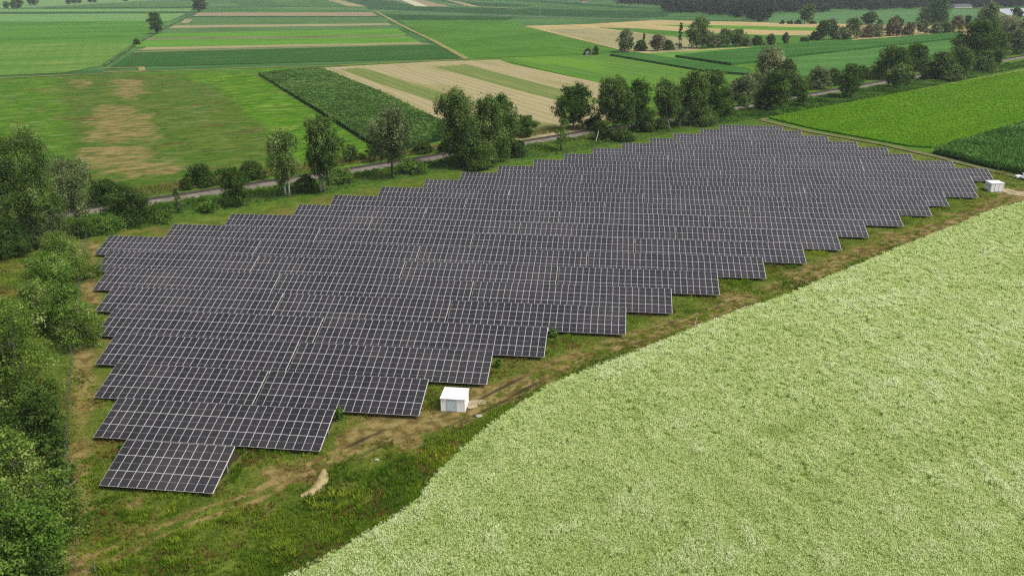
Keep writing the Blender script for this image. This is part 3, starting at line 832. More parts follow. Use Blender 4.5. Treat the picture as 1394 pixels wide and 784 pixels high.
for i, (x, z0, z1) in enumerate(prof):
    hw = .86 if 0 < i < 9 else .74
    zb = min(z1, .90); top = z1 > .95
    hr = hw - (.22 if top else .05)
    rings.append([bm.verts.new(p) for p in ((x, -hw + .06, z0), (x, -hw, z0 + .12), (x, -hw, max(zb - .06, z0 + .14)), (x, -hr, z1 - .01), (x, 0, z1 + .015), (x, hr, z1 - .01), (x, hw, max(zb - .06, z0 + .14)), (x, hw, z0 + .12), (x, hw - .06, z0))])
for a, b in zip(rings[:-1], rings[1:]):
    for k in range(9): bm.faces.new((a[k], b[k], b[(k + 1) % 9], a[(k + 1) % 9]))
bm.faces.new(rings[0]); bm.faces.new(rings[-1][::-1])
bmesh.ops.recalc_face_normals(bm, faces=bm.faces[:])
obj_bm('body', bm, m_car, car, smooth=False)
for s in (-1, 1):
    bm = bmesh.new()
    q = [(.78, .875 * s, .92), (.28, .70 * s, 1.33), (-1.05, .70 * s, 1.37), (-1.6, .86 * s, .95)]
    vs = [bm.verts.new((x, y, z)) for x, y, z in q]; bm.faces.new(vs)
    bmesh.ops.solidify(bm, geom=bm.faces[:], thickness=.02)
    obj_bm('side_window', bm, m_glass, car)
    bm = bmesh.new(); box(bm, 2.03, 2.15, min(.48 * s, .76 * s), max(.48 * s, .76 * s), .56, .70)
    obj_bm('headlight', bm, m_lamp, car)
for nm, q in (('windscreen', [(.97, -.74, .965), (.97, .74, .965), (.42, .6, 1.37), (.42, -.6, 1.37)]), ('rear_window', [(-1.18, -.58, 1.43), (-1.18, .58, 1.43), (-1.72, .7, 1.06), (-1.72, -.7, 1.06)])):
    bm = bmesh.new(); bm.faces.new([bm.verts.new(p) for p in q]); bmesh.ops.solidify(bm, geom=bm.faces[:], thickness=.03)
    obj_bm(nm, bm, m_glass, car)
for x in (1.32, -1.32):
    for s in (-1, 1):
        def disc(r, y0, y1):
            bm = bmesh.new()
            bmesh.ops.create_cone(bm, cap_ends=True, segments=20, radius1=r, radius2=r, depth=y1 - y0, matrix=Matrix.Translation((x, s * (y0 + y1) / 2, .32)) @ Matrix.Rotation(math.pi / 2, 4, 'X'))
            return bm
        w = obj_bm('wheel', disc(.32, .70, .89), m_tyre, car)
        obj_bm('rim', disc(.15, .75, .905), m_rim, w)
        obj_bm('wheel_arch', disc(.39, .72, .872), m_tyre, car)

# ------------------------------------------------------------------ far small buildings, poles, hive-like box, fence
def small_house(px, py, W, D, H, RH, wallm, roofm, label, rz=.2):
    q = at(px, py)
    h = empty('farmhouse', (q[0], q[1], 0), rz)
    tag(h, label, 'house')
    bm = bmesh.new()
    box(bm, -W / 2, W / 2, -D / 2, D / 2, 0, H)
    for sx_ in (-W / 2, W / 2):
        vs = [bm.verts.new(p) for p in ((sx_, -D / 2, H + .001), (sx_, D / 2, H + .001), (sx_, 0, H + RH))]; bm.faces.new(vs)
    obj_bm('wall', bm, wallm, h)
    bm = bmesh.new()
    for s in (-1, 1):
        vs = [bm.verts.new(p) for p in ((-W / 2 - .5, s * (D / 2 + .5), H - .1), (W / 2 + .5, s * (D / 2 + .5), H - .1), (W / 2 + .5, 0, H + RH + .2), (-W / 2 - .5, 0, H + RH + .2))]
        f = bm.faces.new(vs)
    bmesh.ops.solidify(bm, geom=bm.faces[:], thickness=.2)
    obj_bm('roof', bm, roofm, h)
    for k in (-1, 0, 1):
        bm = bmesh.new(); box(bm, k * W / 3.4 - .6, k * W / 3.4 + .6, -D / 2 - .05, -D / 2 + .1, H * .4, H * .8)
        obj_bm('window', bm, m_glass, h)
m_wallfar = plain('rendered_wall', (.40, .38, .35), .9, .1)
m_tile = plain('clay_tiles', (.34, .15, .10), .9, .1, var=.2, size=1)
m_slate = plain('grey_sheet_roof', (.17, .19, .21), .8, .1)
small_house(795, 4, 14, 9, 4, 3.4, m_wallfar, m_tile, 'far farmhouse with a red tiled roof left of the wood')
small_house(1308, 11.5, 34, 12, 4, 2.4, m_wallfar, m_slate, 'long grey farm building half hidden in the far wood')
small_house(1101, 6, 16, 9, 4.5, 3, m_wallfar, m_slate, 'pale far house in a gap of the wood', .1)

m_polew = plain('weathered_pole', (.42, .41, .38), .8, .2)
q = at(735, 22.5)
pl = empty('utility_pole', (q[0], q[1], 0)); tag(pl, 'pale pole standing alone by the far road', 'pole')
bm = bmesh.new(); tube(bm, [(0, 0, 0), (0, 0, 13.5)], [.34, .24], 8); obj_bm('mast', bm, m_polew, pl)
bm = bmesh.new(); box(bm, -1.1, 1.1, -.1, .1, 12.4, 12.7); obj_bm('crossarm', bm, m_polew, pl)

q = at(1299, 111.5)
hb = empty('hunting_hide', (q[0], q[1], 0), -.2); tag(hb, 'small wooden box with a pale roof at the edge of the bright field', 'hide')
bm = bmesh.new(); box(bm, -.8, .8, -.7, .7, .35, 1.7); obj_bm('cabin', bm, plain('grey_boards', (.12, .10, .08), .9, .1, var=.3), hb)
bm = bmesh.new(); box(bm, -1.1, 1.1, -1.0, 1.0, 1.702, 1.82); obj_bm('roof', bm, plain('tin_roof', (.5, .5, .5), .6), hb)
bm = bmesh.new(); box(bm, .2, .75, -.74, -.704, .4, 1.5); obj_bm('door', bm, plain('bleached_boards', (.42, .38, .32), .9), hb)
for dx in (-.7, .7):
    for dy in (-.6, .6):
        bm = bmesh.new(); box(bm, dx - .06, dx + .06, dy - .06, dy + .06, 0, .349); obj_bm('leg', bm, m_polew, hb)

m_fpost = plain('fence_post', (.15, .16, .14), .7, .3)
m_wire = plain('green_wire', (.05, .07, .045), .7, .2)
def fence(line, label, step=2.5, h=1.9, px=True):
    pts = P2(line, .25) if px else line
    f = empty('wire_fence', (pts[0][0], pts[0][1], .2))
    tag(f, label, 'fence', 'wire fences round the solar field')
    o = Vector((pts[0][0], pts[0][1], .2))
    d = np.concatenate([[0], np.cumsum([math.dist(a, b) for a, b in zip(pts[:-1], pts[1:])])])
    n = min(95, int(d[-1] / step)); S = np.linspace(0, d[-1], n + 1)
    xs, ys = np.interp(S, d, [p[0] for p in pts]), np.interp(S, d, [p[1] for p in pts])
    bm = bmesh.new(); tube(bm, [(0, 0, -.1), (0, 0, h)], [.03, .03], 6)
    p0 = obj_bm('post', bm, m_fpost, f)
    for i in range(n + 1):
        p = p0 if i == 0 else p0.copy()
        if i: COL.objects.link(p); p.parent = f
        p.location = (xs[i] - o.x, ys[i] - o.y, 0)
    bm = bmesh.new()
    for z in np.arange(.1, h - .02, .2):
        for i in range(n):
            a, b = Vector((xs[i] - o.x, ys[i] - o.y, z)), Vector((xs[i + 1] - o.x, ys[i + 1] - o.y, z))
            dd = (b - a).normalized(); nn = Vector((-dd.y, dd.x, 0)) * .003
            vs = [bm.verts.new(p) for p in (a + nn + Vector((0, 0, .006)), b + nn + Vector((0, 0, .006)), b - nn + Vector((0, 0, .006)), a - nn + Vector((0, 0, .006)), a + Vector((0, 0, -.006)), b + Vector((0, 0, -.006)))]
            bm.faces.new(vs[:4]); bm.faces.new((vs[0], vs[4], vs[5], vs[1])); bm.faces.new((vs[3], vs[2], vs[5], vs[4]))
    L = d[-1]; s = 0.0
    while s < L:
        a = Vector((np.interp(s, d, [p[0] for p in pts]) - o.x, np.interp(s, d, [p[1] for p in pts]) - o.y, 0)); s += .25
        bm.faces.new([bm.verts.new(a + Vector((u, 0, z))) for u, z in ((-.003, .1), (.003, .1), (.003, h - .1), (-.003, h - .1))])
    obj_bm('wire_mesh', bm, m_wire, f)
fence([(132, 785), (106, 777), (84, 770), (90, 700), (92, 620), (95, 540), (100, 470), (108, 400), (116, 340), (122, 312)], 'wire fence along the bushes on the left edge of the solar field')
fence([(122, 312), (230, 293), (400, 266.5), (520, 246), (662, 225), (760, 210), (858, 193), (960, 173), (1036, 166)], 'wire fence between the railway bank and the solar field', step=4.2)

SMALL = []
m_birch_stub = plain('birch_stub_bark', (.55, .54, .50), .85, .1, var=.3, size=.5)
def stick(px, py, dx, dy, L, r, label, m=m_polew, name='stake'):
    q = at(px, py, .25)
    bm = bmesh.new(); tube(bm, [(q[0], q[1], .15), (q[0] + dx * .5, q[1] + dy * .5, .25 + L * .5), (q[0] + dx, q[1] + dy, .25 + L)], [r, r * .9, r * .8], 6)
    tag(obj_bm(name, bm, m), label, name.split('_')[-1])
for bx, by, ty, w, lab in [(754, 460, 447, 13, 'small green bush at the right end of the fifth row from the front'), (462, 572, 556, 12, 'green tuft bush squeezed against the right end of the second row'), (678, 500, 489, 12, 'small green bush at the right end of the fourth row from the front'),
                           (170, 628, 606, 16, 'low green bush at the left end of the front table')]:
    SMALL.append((bx, by, ty, w, lab))
stick(811, 193, .9, .4, 3.4, .16, 'broken white birch stem leaning on the railway bank', m_birch_stub, 'birch_stump')
stick(945, 448, .5, 1.0, 1.7, .035, 'thin leaning stake at the edge of the pale flowering crop')

# pale stones and litter by the near hut
m_stone = plain('pale_stone', (.36, .34, .29), .9, .1, var=.2, size=.2)
for k, (px, py, r, lab) in enumerate([(652, 567, .34, 'largest pale rubble block lying on the grass right of the near hut'), (513, 626, .2, 'flat white stone lying beside the mud track in the weeds'),
                                      (627, 611, .15, 'small white stone at the edge of the flowering crop')]):
    q = at(px, py, .3)
    bm = bmesh.new(); bmesh.ops.create_icosphere(bm, subdivisions=2, radius=r)
    for v in bm.verts:
        v.co *= 1 + .35 * (random.random() - .5); v.co.z *= .6; v.co.x *= 1.35
    for v in bm.verts: v.co += Vector((q[0], q[1], .30 + r * .3))
    tag(obj_bm('stone', bm, m_stone), lab, 'stone', 'pale stones on the verge')

# ------------------------------------------------------------------ standing crops
def rand_unit(n, r):
    v = r.normal(size=(n, 3)); return v / np.linalg.norm(v, axis=1, keepdims=True)

def blade_template(n, h, spread, w, lean, r, zb=0.0):
    """n upright leaf blades, each a kite of four corners"""
    V, Q = [], []
    for k in range(n):
        a = r.uniform(0, 2 * math.pi); rr = spread * math.sqrt(r.uniform(0, 1))
        bx_, by_ = rr * math.cos(a), rr * math.sin(a)
        b = r.uniform(0, 2 * math.pi); hh = h * r.uniform(.7, 1.1); l = lean * r.uniform(.3, 1.2)
        tx, ty = bx_ + math.cos(b) * l, by_ + math.sin(b) * l
        sx_, sy_ = -math.sin(b) * w, math.cos(b) * w
        m = (bx_ * .45 + tx * .55, by_ * .45 + ty * .55, zb + hh * .62)
        i = len(V)
        V += [(bx_, by_, zb), (m[0] + sx_, m[1] + sy_, m[2]), (tx, ty, zb + hh), (m[0] - sx_, m[1] - sy_, m[2])]
        Q.append((i, i + 1, i + 2, i + 3))
    return np.array(V), np.array(Q)

def flat_template(n, z, dz, spread, s, r):
    """n small roughly level flower heads or leaves"""
    V, Q = [], []
    for k in range(n):
        a = r.uniform(0, 2 * math.pi); rr = spread * math.sqrt(r.uniform(0, 1))
        c = np.array([rr * math.cos(a), rr * math.sin(a), z + r.uniform(-dz, dz)])
        n_ = np.array([r.normal() * .45, r.normal() * .45, 1]); n_ /= np.linalg.norm(n_)
        t_ = np.cross(n_, rand_unit(1, r)[0]); t_ /= np.linalg.norm(t_); u_ = np.cross(n_, t_)
        q = s * r.uniform(.6, 1.3); i = len(V)
        V += [c + t_ * q, c + u_ * q * .7, c - t_ * q, c - u_ * q * .7]
        Q.append((i, i + 1, i + 2, i + 3))
    return np.array(V), np.array(Q)

# pale flowering crop in the foreground
m_ftop = leaf_mat('pale_flower_heads', C(176, 191, 116, 1.95), C(200, 211, 150, 2.1), C(219, 223, 188, 2.2), .45)
m_fleaf = leaf_mat('flower_crop_leaves', C(138, 164, 73, 1.65), C(163, 185, 99, 1.75), C(182, 200, 130, 1.85), .45)
m_soil = surf('crop_soil', C(144, 168, 92, 1.3), [('n', C(122, 146, 70, 1.2), 1.0, .4, .65, .8)])
FIELD = [(-30, 50)] + P2([(401, 784)]) + FIELD_EDGE[1:] + P2([(1440, 258), (1520, 232)]) + [(175, 205), (150, 150), (95, 80), (75, 50)]
sheet('field', FIELD, m_soil, z=.33, px=False)
r1 = np.random.default_rng(11)
parts = []
x, y = scatter_pts(FIELD, .235, r1)
dist = np.hypot(x, y)
keep = r1.uniform(0, 1, len(x)) < np.clip((82 / dist) ** 1.5, .2, 1)
x, y, dist = x[keep], y[keep], dist[keep]
u = x * math.cos(.62) + y * math.sin(.62); w = -x * math.sin(.62) + y * math.cos(.62)
big = fnoise(u / 26, w / 6, 41, 5) ; med = fnoise(x / 1.5, y / 2.6, 43, 3); fine_ = fnoise(x / .9, y / .9, 45)
hole = (fnoise(x / .7, y / 1.1, 47, 2) > .82) | (fnoise(x / 2.4, y / 2.4, 57, 3) > .82)
edge = seg_dist(x, y, FIELD_EDGE)
keep = ~(hole & (r1.uniform(0, 1, len(x)) < .8)) & ~((edge < .6) & (r1.uniform(0, 1, len(x)) < .5))
x, y, dist, big, med, fine_, edge = [v[keep] for v in (x, y, dist, big, med, fine_, edge)]
sc_ = np.clip(dist / 88, .75, 1.9)
hgt = .72 * (.86 + .75 * np.clip(95 / dist, .45, 1) * (med - .5) + .45 * (fine_ - .5)) * np.clip(.6 + edge * .25, .6, 1)
ptint = np.clip(.50 + 0.65 * (big - .5) + .7 * (med - .5) + .4 * (fine_ - .5), .02, .98)
var = r1.integers(0, 4, len(x))
for k in range(4):
    s = var == k
    bV, bQ = blade_template(4, 1.0, .14, .034, .16, r1)
    fV, fQ = flat_template(5, .97, .10, .20, .052, r1)
    V, Q, T, _ = stamp(bV, bQ, x[s], y[s], np.full(s.sum(), .3), sc_[s], hgt[s], r1, ptint=ptint[s] * .8)
    parts.append((V, Q, T, np.ones(len(Q), np.int32)))
    gV, gQ = blade_template(5, .52, .19, .034, .10, r1, zb=.52)
    fQ = np.concatenate([fQ, gQ + len(fV)]); fV = np.concatenate([fV, gV])
    V, Q, T, _ = stamp(fV, fQ, x[s], y[s], np.full(s.sum(), .3), sc_[s], hgt[s], r1, ptint=ptint[s])
    parts.append((V, Q, T, np.zeros(len(Q), np.int32)))
V, Q, T, MI = join_np(parts)
me = np_mesh('flowering_crop', V, Q, T, MI)
tag(link_mesh('flowering_crop', me, [m_ftop, m_fleaf]), 'pale green flowering crop filling the lower right of the view', 'crop', kind='stuff')

def crop_rows(name, poly, m_leaf, spacing, h, size, nblade, label, seed, row_ang=None, row_gap=None, nflat=3, hole=.9, px=True, far=None, z0=.1, fs=.3, tv=1.0):
    """leafy crop plants set over a field as one mesh"""
    r = np.random.default_rng(seed)
    pts = P2(poly) if px else poly
    x, y = scatter_pts(pts, spacing, r)
    if far:
        d = np.hypot(x, y); k = r.uniform(0, 1, len(x)) < np.clip((far / d) ** 1.6, .08, 1); x, y = x[k], y[k]
    if row_gap:
        c, s = math.cos(row_ang), math.sin(row_ang)
        a, b = x * c + y * s, -x * s + y * c
        b = np.round(b / row_gap) * row_gap + r.normal(size=len(b)) * row_gap * .12
        x, y = a * c - b * s, a * s + b * c
    n1, n2 = fnoise(x / 12, y / 12, seed), fnoise(x / 3, y / 3, seed + 5)
    k = ~((fnoise(x / 2.5, y / 2.5, seed + 9, 2) > hole)); x, y, n1, n2 = x[k], y[k], n1[k], n2[k]
    d = np.hypot(x, y)
    scl = size * np.clip(d / 250, 1, 3)
    tint = np.clip(.5 + tv * (.9 * (n1 - .5) + .6 * (n2 - .5)), 0, 1)
    hh = h * (.85 + .4 * n2)
    parts = []
    v = r.integers(0, 3, len(x))
    for q in range(3):
        s = v == q
        V, Q = blade_template(nblade, 1.0, .35, .12, .5, r)
        if nflat:
            V2, Q2 = flat_template(nflat, .92, .1, .5, fs, r); Q = np.concatenate([Q, Q2 + len(V)]); V = np.concatenate([V, V2])
        parts.append(stamp(V, Q, x[s], y[s], np.full(s.sum(), z0), scl[s], hh[s], r, ptint=tint[s]))
    V, Q, T, MI = join_np(parts)
    return tag(link_mesh(name, np_mesh(name, V, Q, T), m_leaf), label, 'crop', kind='stuff')

m_maize = leaf_mat('maize_leaves', C(60, 92, 36, 1.2), C(86, 122, 52, 1.35), C(116, 150, 72, 1.35), .32)
m_maizebase = surf('maize_mass', C(48, 80, 34), [('n', C(36, 62, 26), 3, .4, .6, .8)])
mz1 = [(354, 102.5), (433, 94.5), (520, 129), (604, 170), (612, 178), (600, 192), (560, 202), (510, 200), (497, 193)]
crop_slab('maize_crop', mz1, m_maizebase, 1.1, 'dark green block of maize between the meadow and the pale stubble')
crop_rows('maize_crop', mz1, m_maize, .95, 1.55, .9, 5, 'leaves of the dark green maize beyond the railway', 21, aL, 1.5, hole=.92)
RC = [(1270, 209.5), (1394, 173), (1520, 134), (1640, 180), (1540, 270), (1394, 239.5), (1334, 226)]
crop_slab('maize_crop', RC, m_maizebase, .8, 'dark green maize block at the right edge beside the track')
m_maize2 = leaf_mat('young_maize_leaves', C(64, 106, 38, 1.2), C(96, 142, 60, 1.35), C(134, 172, 92, 1.35), .32)
crop_rows('maize_crop', RC, m_maize2, .75, 2.1, .85, 6, 'leafy maize rows at the right edge beside the white car', 22, ang_of((1272, 209), (1394, 173)), 1.4, hole=.84)
crop_slab('bright_crop', RF, m_bf, .5, 'low bright green crop filling the field right of the solar rows')
m_bright = leaf_mat('bright_crop_leaves', C(94, 140, 12, 1.2), C(120, 164, 20, 1.28), C(146, 182, 36, 1.28), .38)
crop_rows('bright_crop', RF, m_bright, 1.1, .75, .9, 2, 'bright green leaves of the low crop right of the solar rows', 23, nflat=7, far=300, z0=.1, hole=.97, fs=.17, tv=.7)

m_bean = surf('bean_crop', C(66, 116, 46), [('s', C(52, 98, 38), 7, ang_of((919, 78), (995, 89)), .3, .7, .6), ('n', C(80, 130, 58), 14, .45, .65, .7, aH, 5)], bump=(2, .6))
m_bean2 = surf('potato_crop', C(88, 136, 64), [('s', C(70, 116, 52), 9, .25, .3, .7, .7), ('n', C(102, 148, 76), 14, .45, .65, .7, aH, 5)], bump=(2, .6))
crop_slab('row_crop', [(830, 76.5), (863, 73.3), (930, 84), (1021, 96.5), (1019, 103.5), (960, 99)], m_bean, 1.4, 'narrow dark green crop strip beyond the mown field')
crop_slab('row_crop', [(919, 78.5), (1044, 65.5), (1200, 54.5), (1312, 45.5), (1302, 54), (1064, 80.5), (1050, 84), (995, 89.5)], m_bean, 1.6, 'broad dark green crop strip below the far hedge line')
crop_slab('row_crop', [(1050, 86), (1064, 82.5), (1302, 56), (1310, 62), (1290, 74), (1187, 94), (1085, 108), (1034, 104)], m_bean2, 1.3, 'lighter green row crop behind the trees by the railway')

# ------------------------------------------------------------------ grass, weeds and flowers on the verges
m_grass = leaf_mat('verge_grass_blades', C(82, 110, 34, 1.25), C(122, 142, 52, 1.35), C(174, 172, 90, 1.35), .4)
m_weed = leaf_mat('weed_leaves', C(80, 116, 28, 1.4), C(122, 150, 38, 1.5), C(176, 182, 60, 1.5), .45)
r2 = np.random.default_rng(31)
VERGE = [(-62, 48)] + LEFTDRY[::-1] + [(-118, 168), (-80, 196), (-60, 190)] + [tuple(AX * XL[1] + AY * (Y0 - 1))] 
# grass over the whole strip between the fence, the tables and the crop
x0, y0 = scatter_pts([(-64, 46), (-20, 46), (-19, 64), *FIELD_EDGE[1:], (150, 225), (125, 240), (60, 170), (-20, 110), (-70, 100)], .42, r2)
xl, yl = scatter_pts([(-62, 60), (-46, 60), (-48, 75), (-55, 90), (-100, 170), (-96, 196), (-122, 196), (-118, 168)], .5, r2)
x, y = np.concatenate([x0, xl]), np.concatenate([y0, yl])
# not under the tables
ax_, ay_ = x * AX[0] + y * AX[1], x * AY[0] + y * AY[1]
row = np.floor((ay_ - Y0 + 1.0) / ROWP).astype(int) + 1
inside = np.zeros(len(x), bool)
for rr_ in range(1, 26):
    W = sum(ROWS[rr_]) * PW
    inside |= (row == rr_) & (ax_ > XL[rr_] + .3) & (ax_ < XL[rr_] + W - .2) & (((ay_ - Y0) - (rr_ - 1) * ROWP) > .4)
dry_, mud_, lush_, n3_ = ground_masks(x, y)
nearhut = (np.hypot(x - (c1[0] + 1.5), y - (c1[1] + 1)) < 2.6)
keep = ~inside & (r2.uniform(0, 1, len(x)) > np.clip(mud_ * .9 + dry_ * .45, 0, .92)) & ~nearhut
keep &= seg_dist(x, y, line) > .5
x, y, dry_, lush_, n3_ = [v[keep] for v in (x, y, dry_, lush_, n3_)]
d = np.hypot(x, y)
keep = r2.uniform(0, 1, len(x)) < np.clip((105 / d) ** 1.6, .18, 1)
x, y, dry_, lush_, n3_, d = [v[keep] for v in (x, y, dry_, lush_, n3_, d)]
de = seg_dist(x, y, FIELD_EDGE); frontness = np.clip((100 - d) / 25, 0, 1)
na, nb = fnoise(x / 4, y / 4, 61), fnoise(x / 1.3, y / 1.3, 63)
isr = (fnoise(x / 3.5, y / 3.5, 67) > .60) & (r2.uniform(0, 1, len(x)) < .48)
isw = (na * .6 + nb * .4 + .35 * lush_ + .12 * frontness) > .58
hh = np.where(isw | isr, .3 + .45 * nb, .18 + .25 * nb) * (1 - .5 * np.clip(dry_, 0, 1))
tint = np.where(isw, np.clip(.4 + 1.5 * (fnoise(x / 5, y / 5, 71) - .5) + .5 * (nb - .5), 0, 1), np.clip(.35 + .6 * (nb - .5) + .9 * dry_, 0, 1))
scl = np.clip(d / 90, .85, 1.8)
m_rust_w = leaf_mat('rusty_weed_leaves', C(92, 84, 40, 1.2), C(136, 112, 58, 1.25), C(172, 150, 84, 1.25), .35)
for nm, m, sel, nb_, spr_, w_, ln, lab in (('rusty_weeds', m_rust_w, isr, 8, .25, .04, .22, 'rusty brown and straw coloured weeds scattered over the verge'), ('verge_grass', m_grass, ~isw & ~isr, 6, .22, .028, .25, 'rough mown grass on the verge round the solar tables'), ('verge_weeds', m_weed, isw & ~isr, 9, .28, .05, .2, 'tall green and yellowish weeds between the front tables and the crop')):
    parts = []
    v = r2.integers(0, 4, len(x))
    for k in range(4):
        s = sel & (v == k)
        tV, tQ = blade_template(nb_, 1.0, spr_, w_, ln, r2)
        parts.append(stamp(tV, tQ, x[s], y[s], np.full(s.sum(), .2), scl[s], hh[s], r2, ptint=tint[s]))
    V, Q, T, MI = join_np(parts)
    tag(link_mesh(nm, np_mesh(nm, V, Q, T), m), lab, 'grass' if 'grass' in nm else 'weeds', kind='stuff')

# taller arching weed clumps, mostly in the near corner
TALLZ = P2([(120, 790), (150, 700), (300, 690), (330, 640), (400, 620), (452, 628), (470, 600), (520, 620), (660, 574), (560, 680), (400, 786)])
x, y = scatter_pts(TALLZ, 1.15, r2)
k = (fnoise(x / 3.2, y / 3.2, 111) > .52) & (seg_dist(x, y, TRACK) > 1.5) & (seg_dist(x, y, line) > 1.3) & (seg_dist(x, y, FIELD_EDGE) > .8)
ax_, ay_ = x * AX[0] + y * AX[1], x * AY[0] + y * AY[1]
k &= ~((ay_ > Y0 - .8) & (ax_ > XL[1] - 1) & (ax_ < -31))
x, y = x[k], y[k]
n1, n2 = fnoise(x / 4, y / 4, 113), fnoise(x / 1.2, y / 1.2, 115)
parts = []; v = r2.integers(0, 5, len(x))
for q in range(5):
    s = v == q
    tV, tQ = blade_template(34, 1.0, .4, .034, .6, r2)
    parts.append(stamp(tV, tQ, x[s], y[s], np.full(s.sum(), .2), .7 + .7 * n2[s], .45 + .6 * n2[s], r2, ptint=np.clip(.42 + 1.5 * (n1[s] - .5), 0, 1)))
V, Q, T, MI = join_np(parts)
tag(link_mesh('tall_weeds', np_mesh('tall_weeds', V, Q, T), m_weed), 'taller arching yellow green weed clumps in the near corner of the verge', 'weeds', kind='stuff')

# leafy bank along the railway
m_bank = leaf_mat('bank_leaves', C(58, 96, 26, 1.2), C(90, 132, 40, 1.25), C(144, 168, 78, 1.25), .35)
BANK = P2([(-60, 348), (60, 300), (128, 291), (300, 264), (560, 222), (700, 201), (903, 167), (1000, 150), (1090, 136), (1200, 118), (1394, 83), (1394, 92), (1200, 133), (1042, 162), (1000, 168), (950, 175), (856, 195), (760, 212), (660, 227), (520, 248), (400, 270), (236, 298), (140, 314), (100, 330), (0, 352)])
def leafy_clump(n, r, s=.16):
    V, Q = [], []
    for k in range(n):
        p = rand_unit(1, r)[0] * r.uniform(.5, 1) * np.array([.6, .6, .9]); p[2] = abs(p[2])
        nn = p / np.linalg.norm(p) + r.normal(size=3) * .6; nn /= np.linalg.norm(nn)
        t_ = np.cross(nn, rand_unit(1, r)[0]); t_ /= np.linalg.norm(t_); u_ = np.cross(nn, t_); i = len(V)
        V += [p + t_ * s, p + u_ * s * .6, p - t_ * s, p - u_ * s * .6]; Q.append((i, i + 1, i + 2, i + 3))
    return np.array(V), np.array(Q)
x, y = scatter_pts(BANK, 1.05, r2)
k = seg_dist(x, y, [tuple(p) for p in np.stack([rxs, rys], 1)[::4]]) > 4.6; x, y = x[k], y[k]
n1, n2 = fnoise(x / 9, y / 9, 81), fnoise(x / 3, y / 3, 83)
fl = np.array(P2([(122, 312), (230, 293), (400, 266.5), (520, 246), (662, 225), (760, 210), (858, 193), (960, 173), (1036, 166)]))
fd = seg_dist(x, y, [tuple(p) for p in fl])
k = r2.uniform(0, 1, len(x)) < np.clip(.5 + fd / 2.5, .1, 1); x, y, n1, n2, fd = [v[k] for v in (x, y, n1, n2, fd)]
hh = np.clip((.55 + 3.0 * (n1 - .42) + 1.4 * (n2 - .5)) * np.clip(fd / 4, .35, 1), .3, 2.3)
tint = np.clip(.45 + 1.2 * (fnoise(x / 7, y / 7, 85) - .5) + .6 * (n2 - .5), 0, 1)
parts = []; v = r2.integers(0, 5, len(x))
for q in range(5):
    s = v == q; tV, tQ = leafy_clump(34, r2)
    parts.append(stamp(tV, tQ, x[s], y[s], np.full(s.sum(), .15), .8 + .5 * hh[s], hh[s], r2, ptint=tint[s]))
V, Q, T, MI = join_np(parts)
tag(link_mesh('bank_weeds', np_mesh('bank_weeds', V, Q, T), m_bank), 'rank green undergrowth on the bank between the railway and the solar field', 'undergrowth', kind='stuff')
# tall dry grass along the far side of the track
m_tall = leaf_mat('tall_dry_grass', C(110, 122, 52, 1.05), C(150, 148, 76, 1.1), C(178, 170, 104, 1.1), .3)
FARB = P2([(94, 284), (209, 266), (306, 251), (460, 228), (617, 204), (807, 173.5), (903, 157.5), (1000, 141), (1136, 117), (1266, 95), (1394, 73), (1394, 71), (1266, 92), (1136, 113), (1000, 136), (903, 152), (807, 168), (617, 196), (460, 218), (306, 240), (209, 254), (94, 272)])
x, y = scatter_pts(FARB, .8, r2)
n1 = fnoise(x / 6, y / 6, 91); parts = []; v = r2.integers(0, 3, len(x))
for q in range(3):
    s = v == q; tV, tQ = blade_template(8, 1.0, .4, .07, .3, r2)
    parts.append(stamp(tV, tQ, x[s], y[s], np.full(s.sum(), .02), np.full(s.sum(), 1.1), .5 + .6 * n1[s], r2, ptint=np.clip(.5 + 1.3 * (n1[s] - .5), 0, 1)))
V, Q, T, MI = join_np(parts)
tag(link_mesh('tall_grass', np_mesh('tall_grass', V, Q, T), m_tall), 'tall yellowish grass along the far side of the railway', 'grass', kind='stuff')

# ------------------------------------------------------------------ trees
m_birchbark = plain('birch_bark', (.52, .50, .46), .85, .15, var=.55, size=.6)
m_bark = plain('dark_bark', (.09, .075, .06), .95, .1, var=.3, size=.5)
m_deadwood = plain('dead_wood', (.30, .27, .23), .9, .1, var=.25, size=.5)
LEAF = {
    'birch': leaf_mat('birch_leaves', C(66, 94, 40, 1.25), C(106, 136, 62, 1.3), C(158, 178, 104, 1.35), .38),
    'oak': leaf_mat('oak_leaves', C(50, 80, 26, 1.22), C(84, 120, 44, 1.28), C(128, 156, 70, 1.32), .36),
    'grey': leaf_mat('grey_green_leaves', C(84, 102, 58, 1.2), C(124, 142, 90, 1.28), C(172, 182, 128, 1.3), .38),
    'willow': leaf_mat('willow_leaves', C(86, 114, 38, 1.25), C(128, 158, 64, 1.32), C(182, 198, 116, 1.38), .42),
    'shrub': leaf_mat('shrub_leaves', C(68, 104, 32, 1.25), C(106, 144, 52, 1.32), C(158, 186, 98, 1.35), .42),
    'bushdark': leaf_mat('dark_bush_leaves', C(48, 76, 28, 1.2), C(82, 110, 44, 1.25), C(124, 146, 72, 1.25), .34),
    'pale': leaf_mat('pale_willow_leaves', C(96, 114, 64, 1.25), C(154, 166, 112, 1.25), C(204, 208, 160, 1.25), .38),
    'reddish': leaf_mat('brownish_leaves', C(104, 104, 70, 1.15), C(146, 138, 100, 1.2), C(180, 166, 130, 1.2), .34),
    'wood': leaf_mat('far_wood_leaves', C(30, 52, 34), C(50, 76, 46), C(82, 106, 66), .2),
}
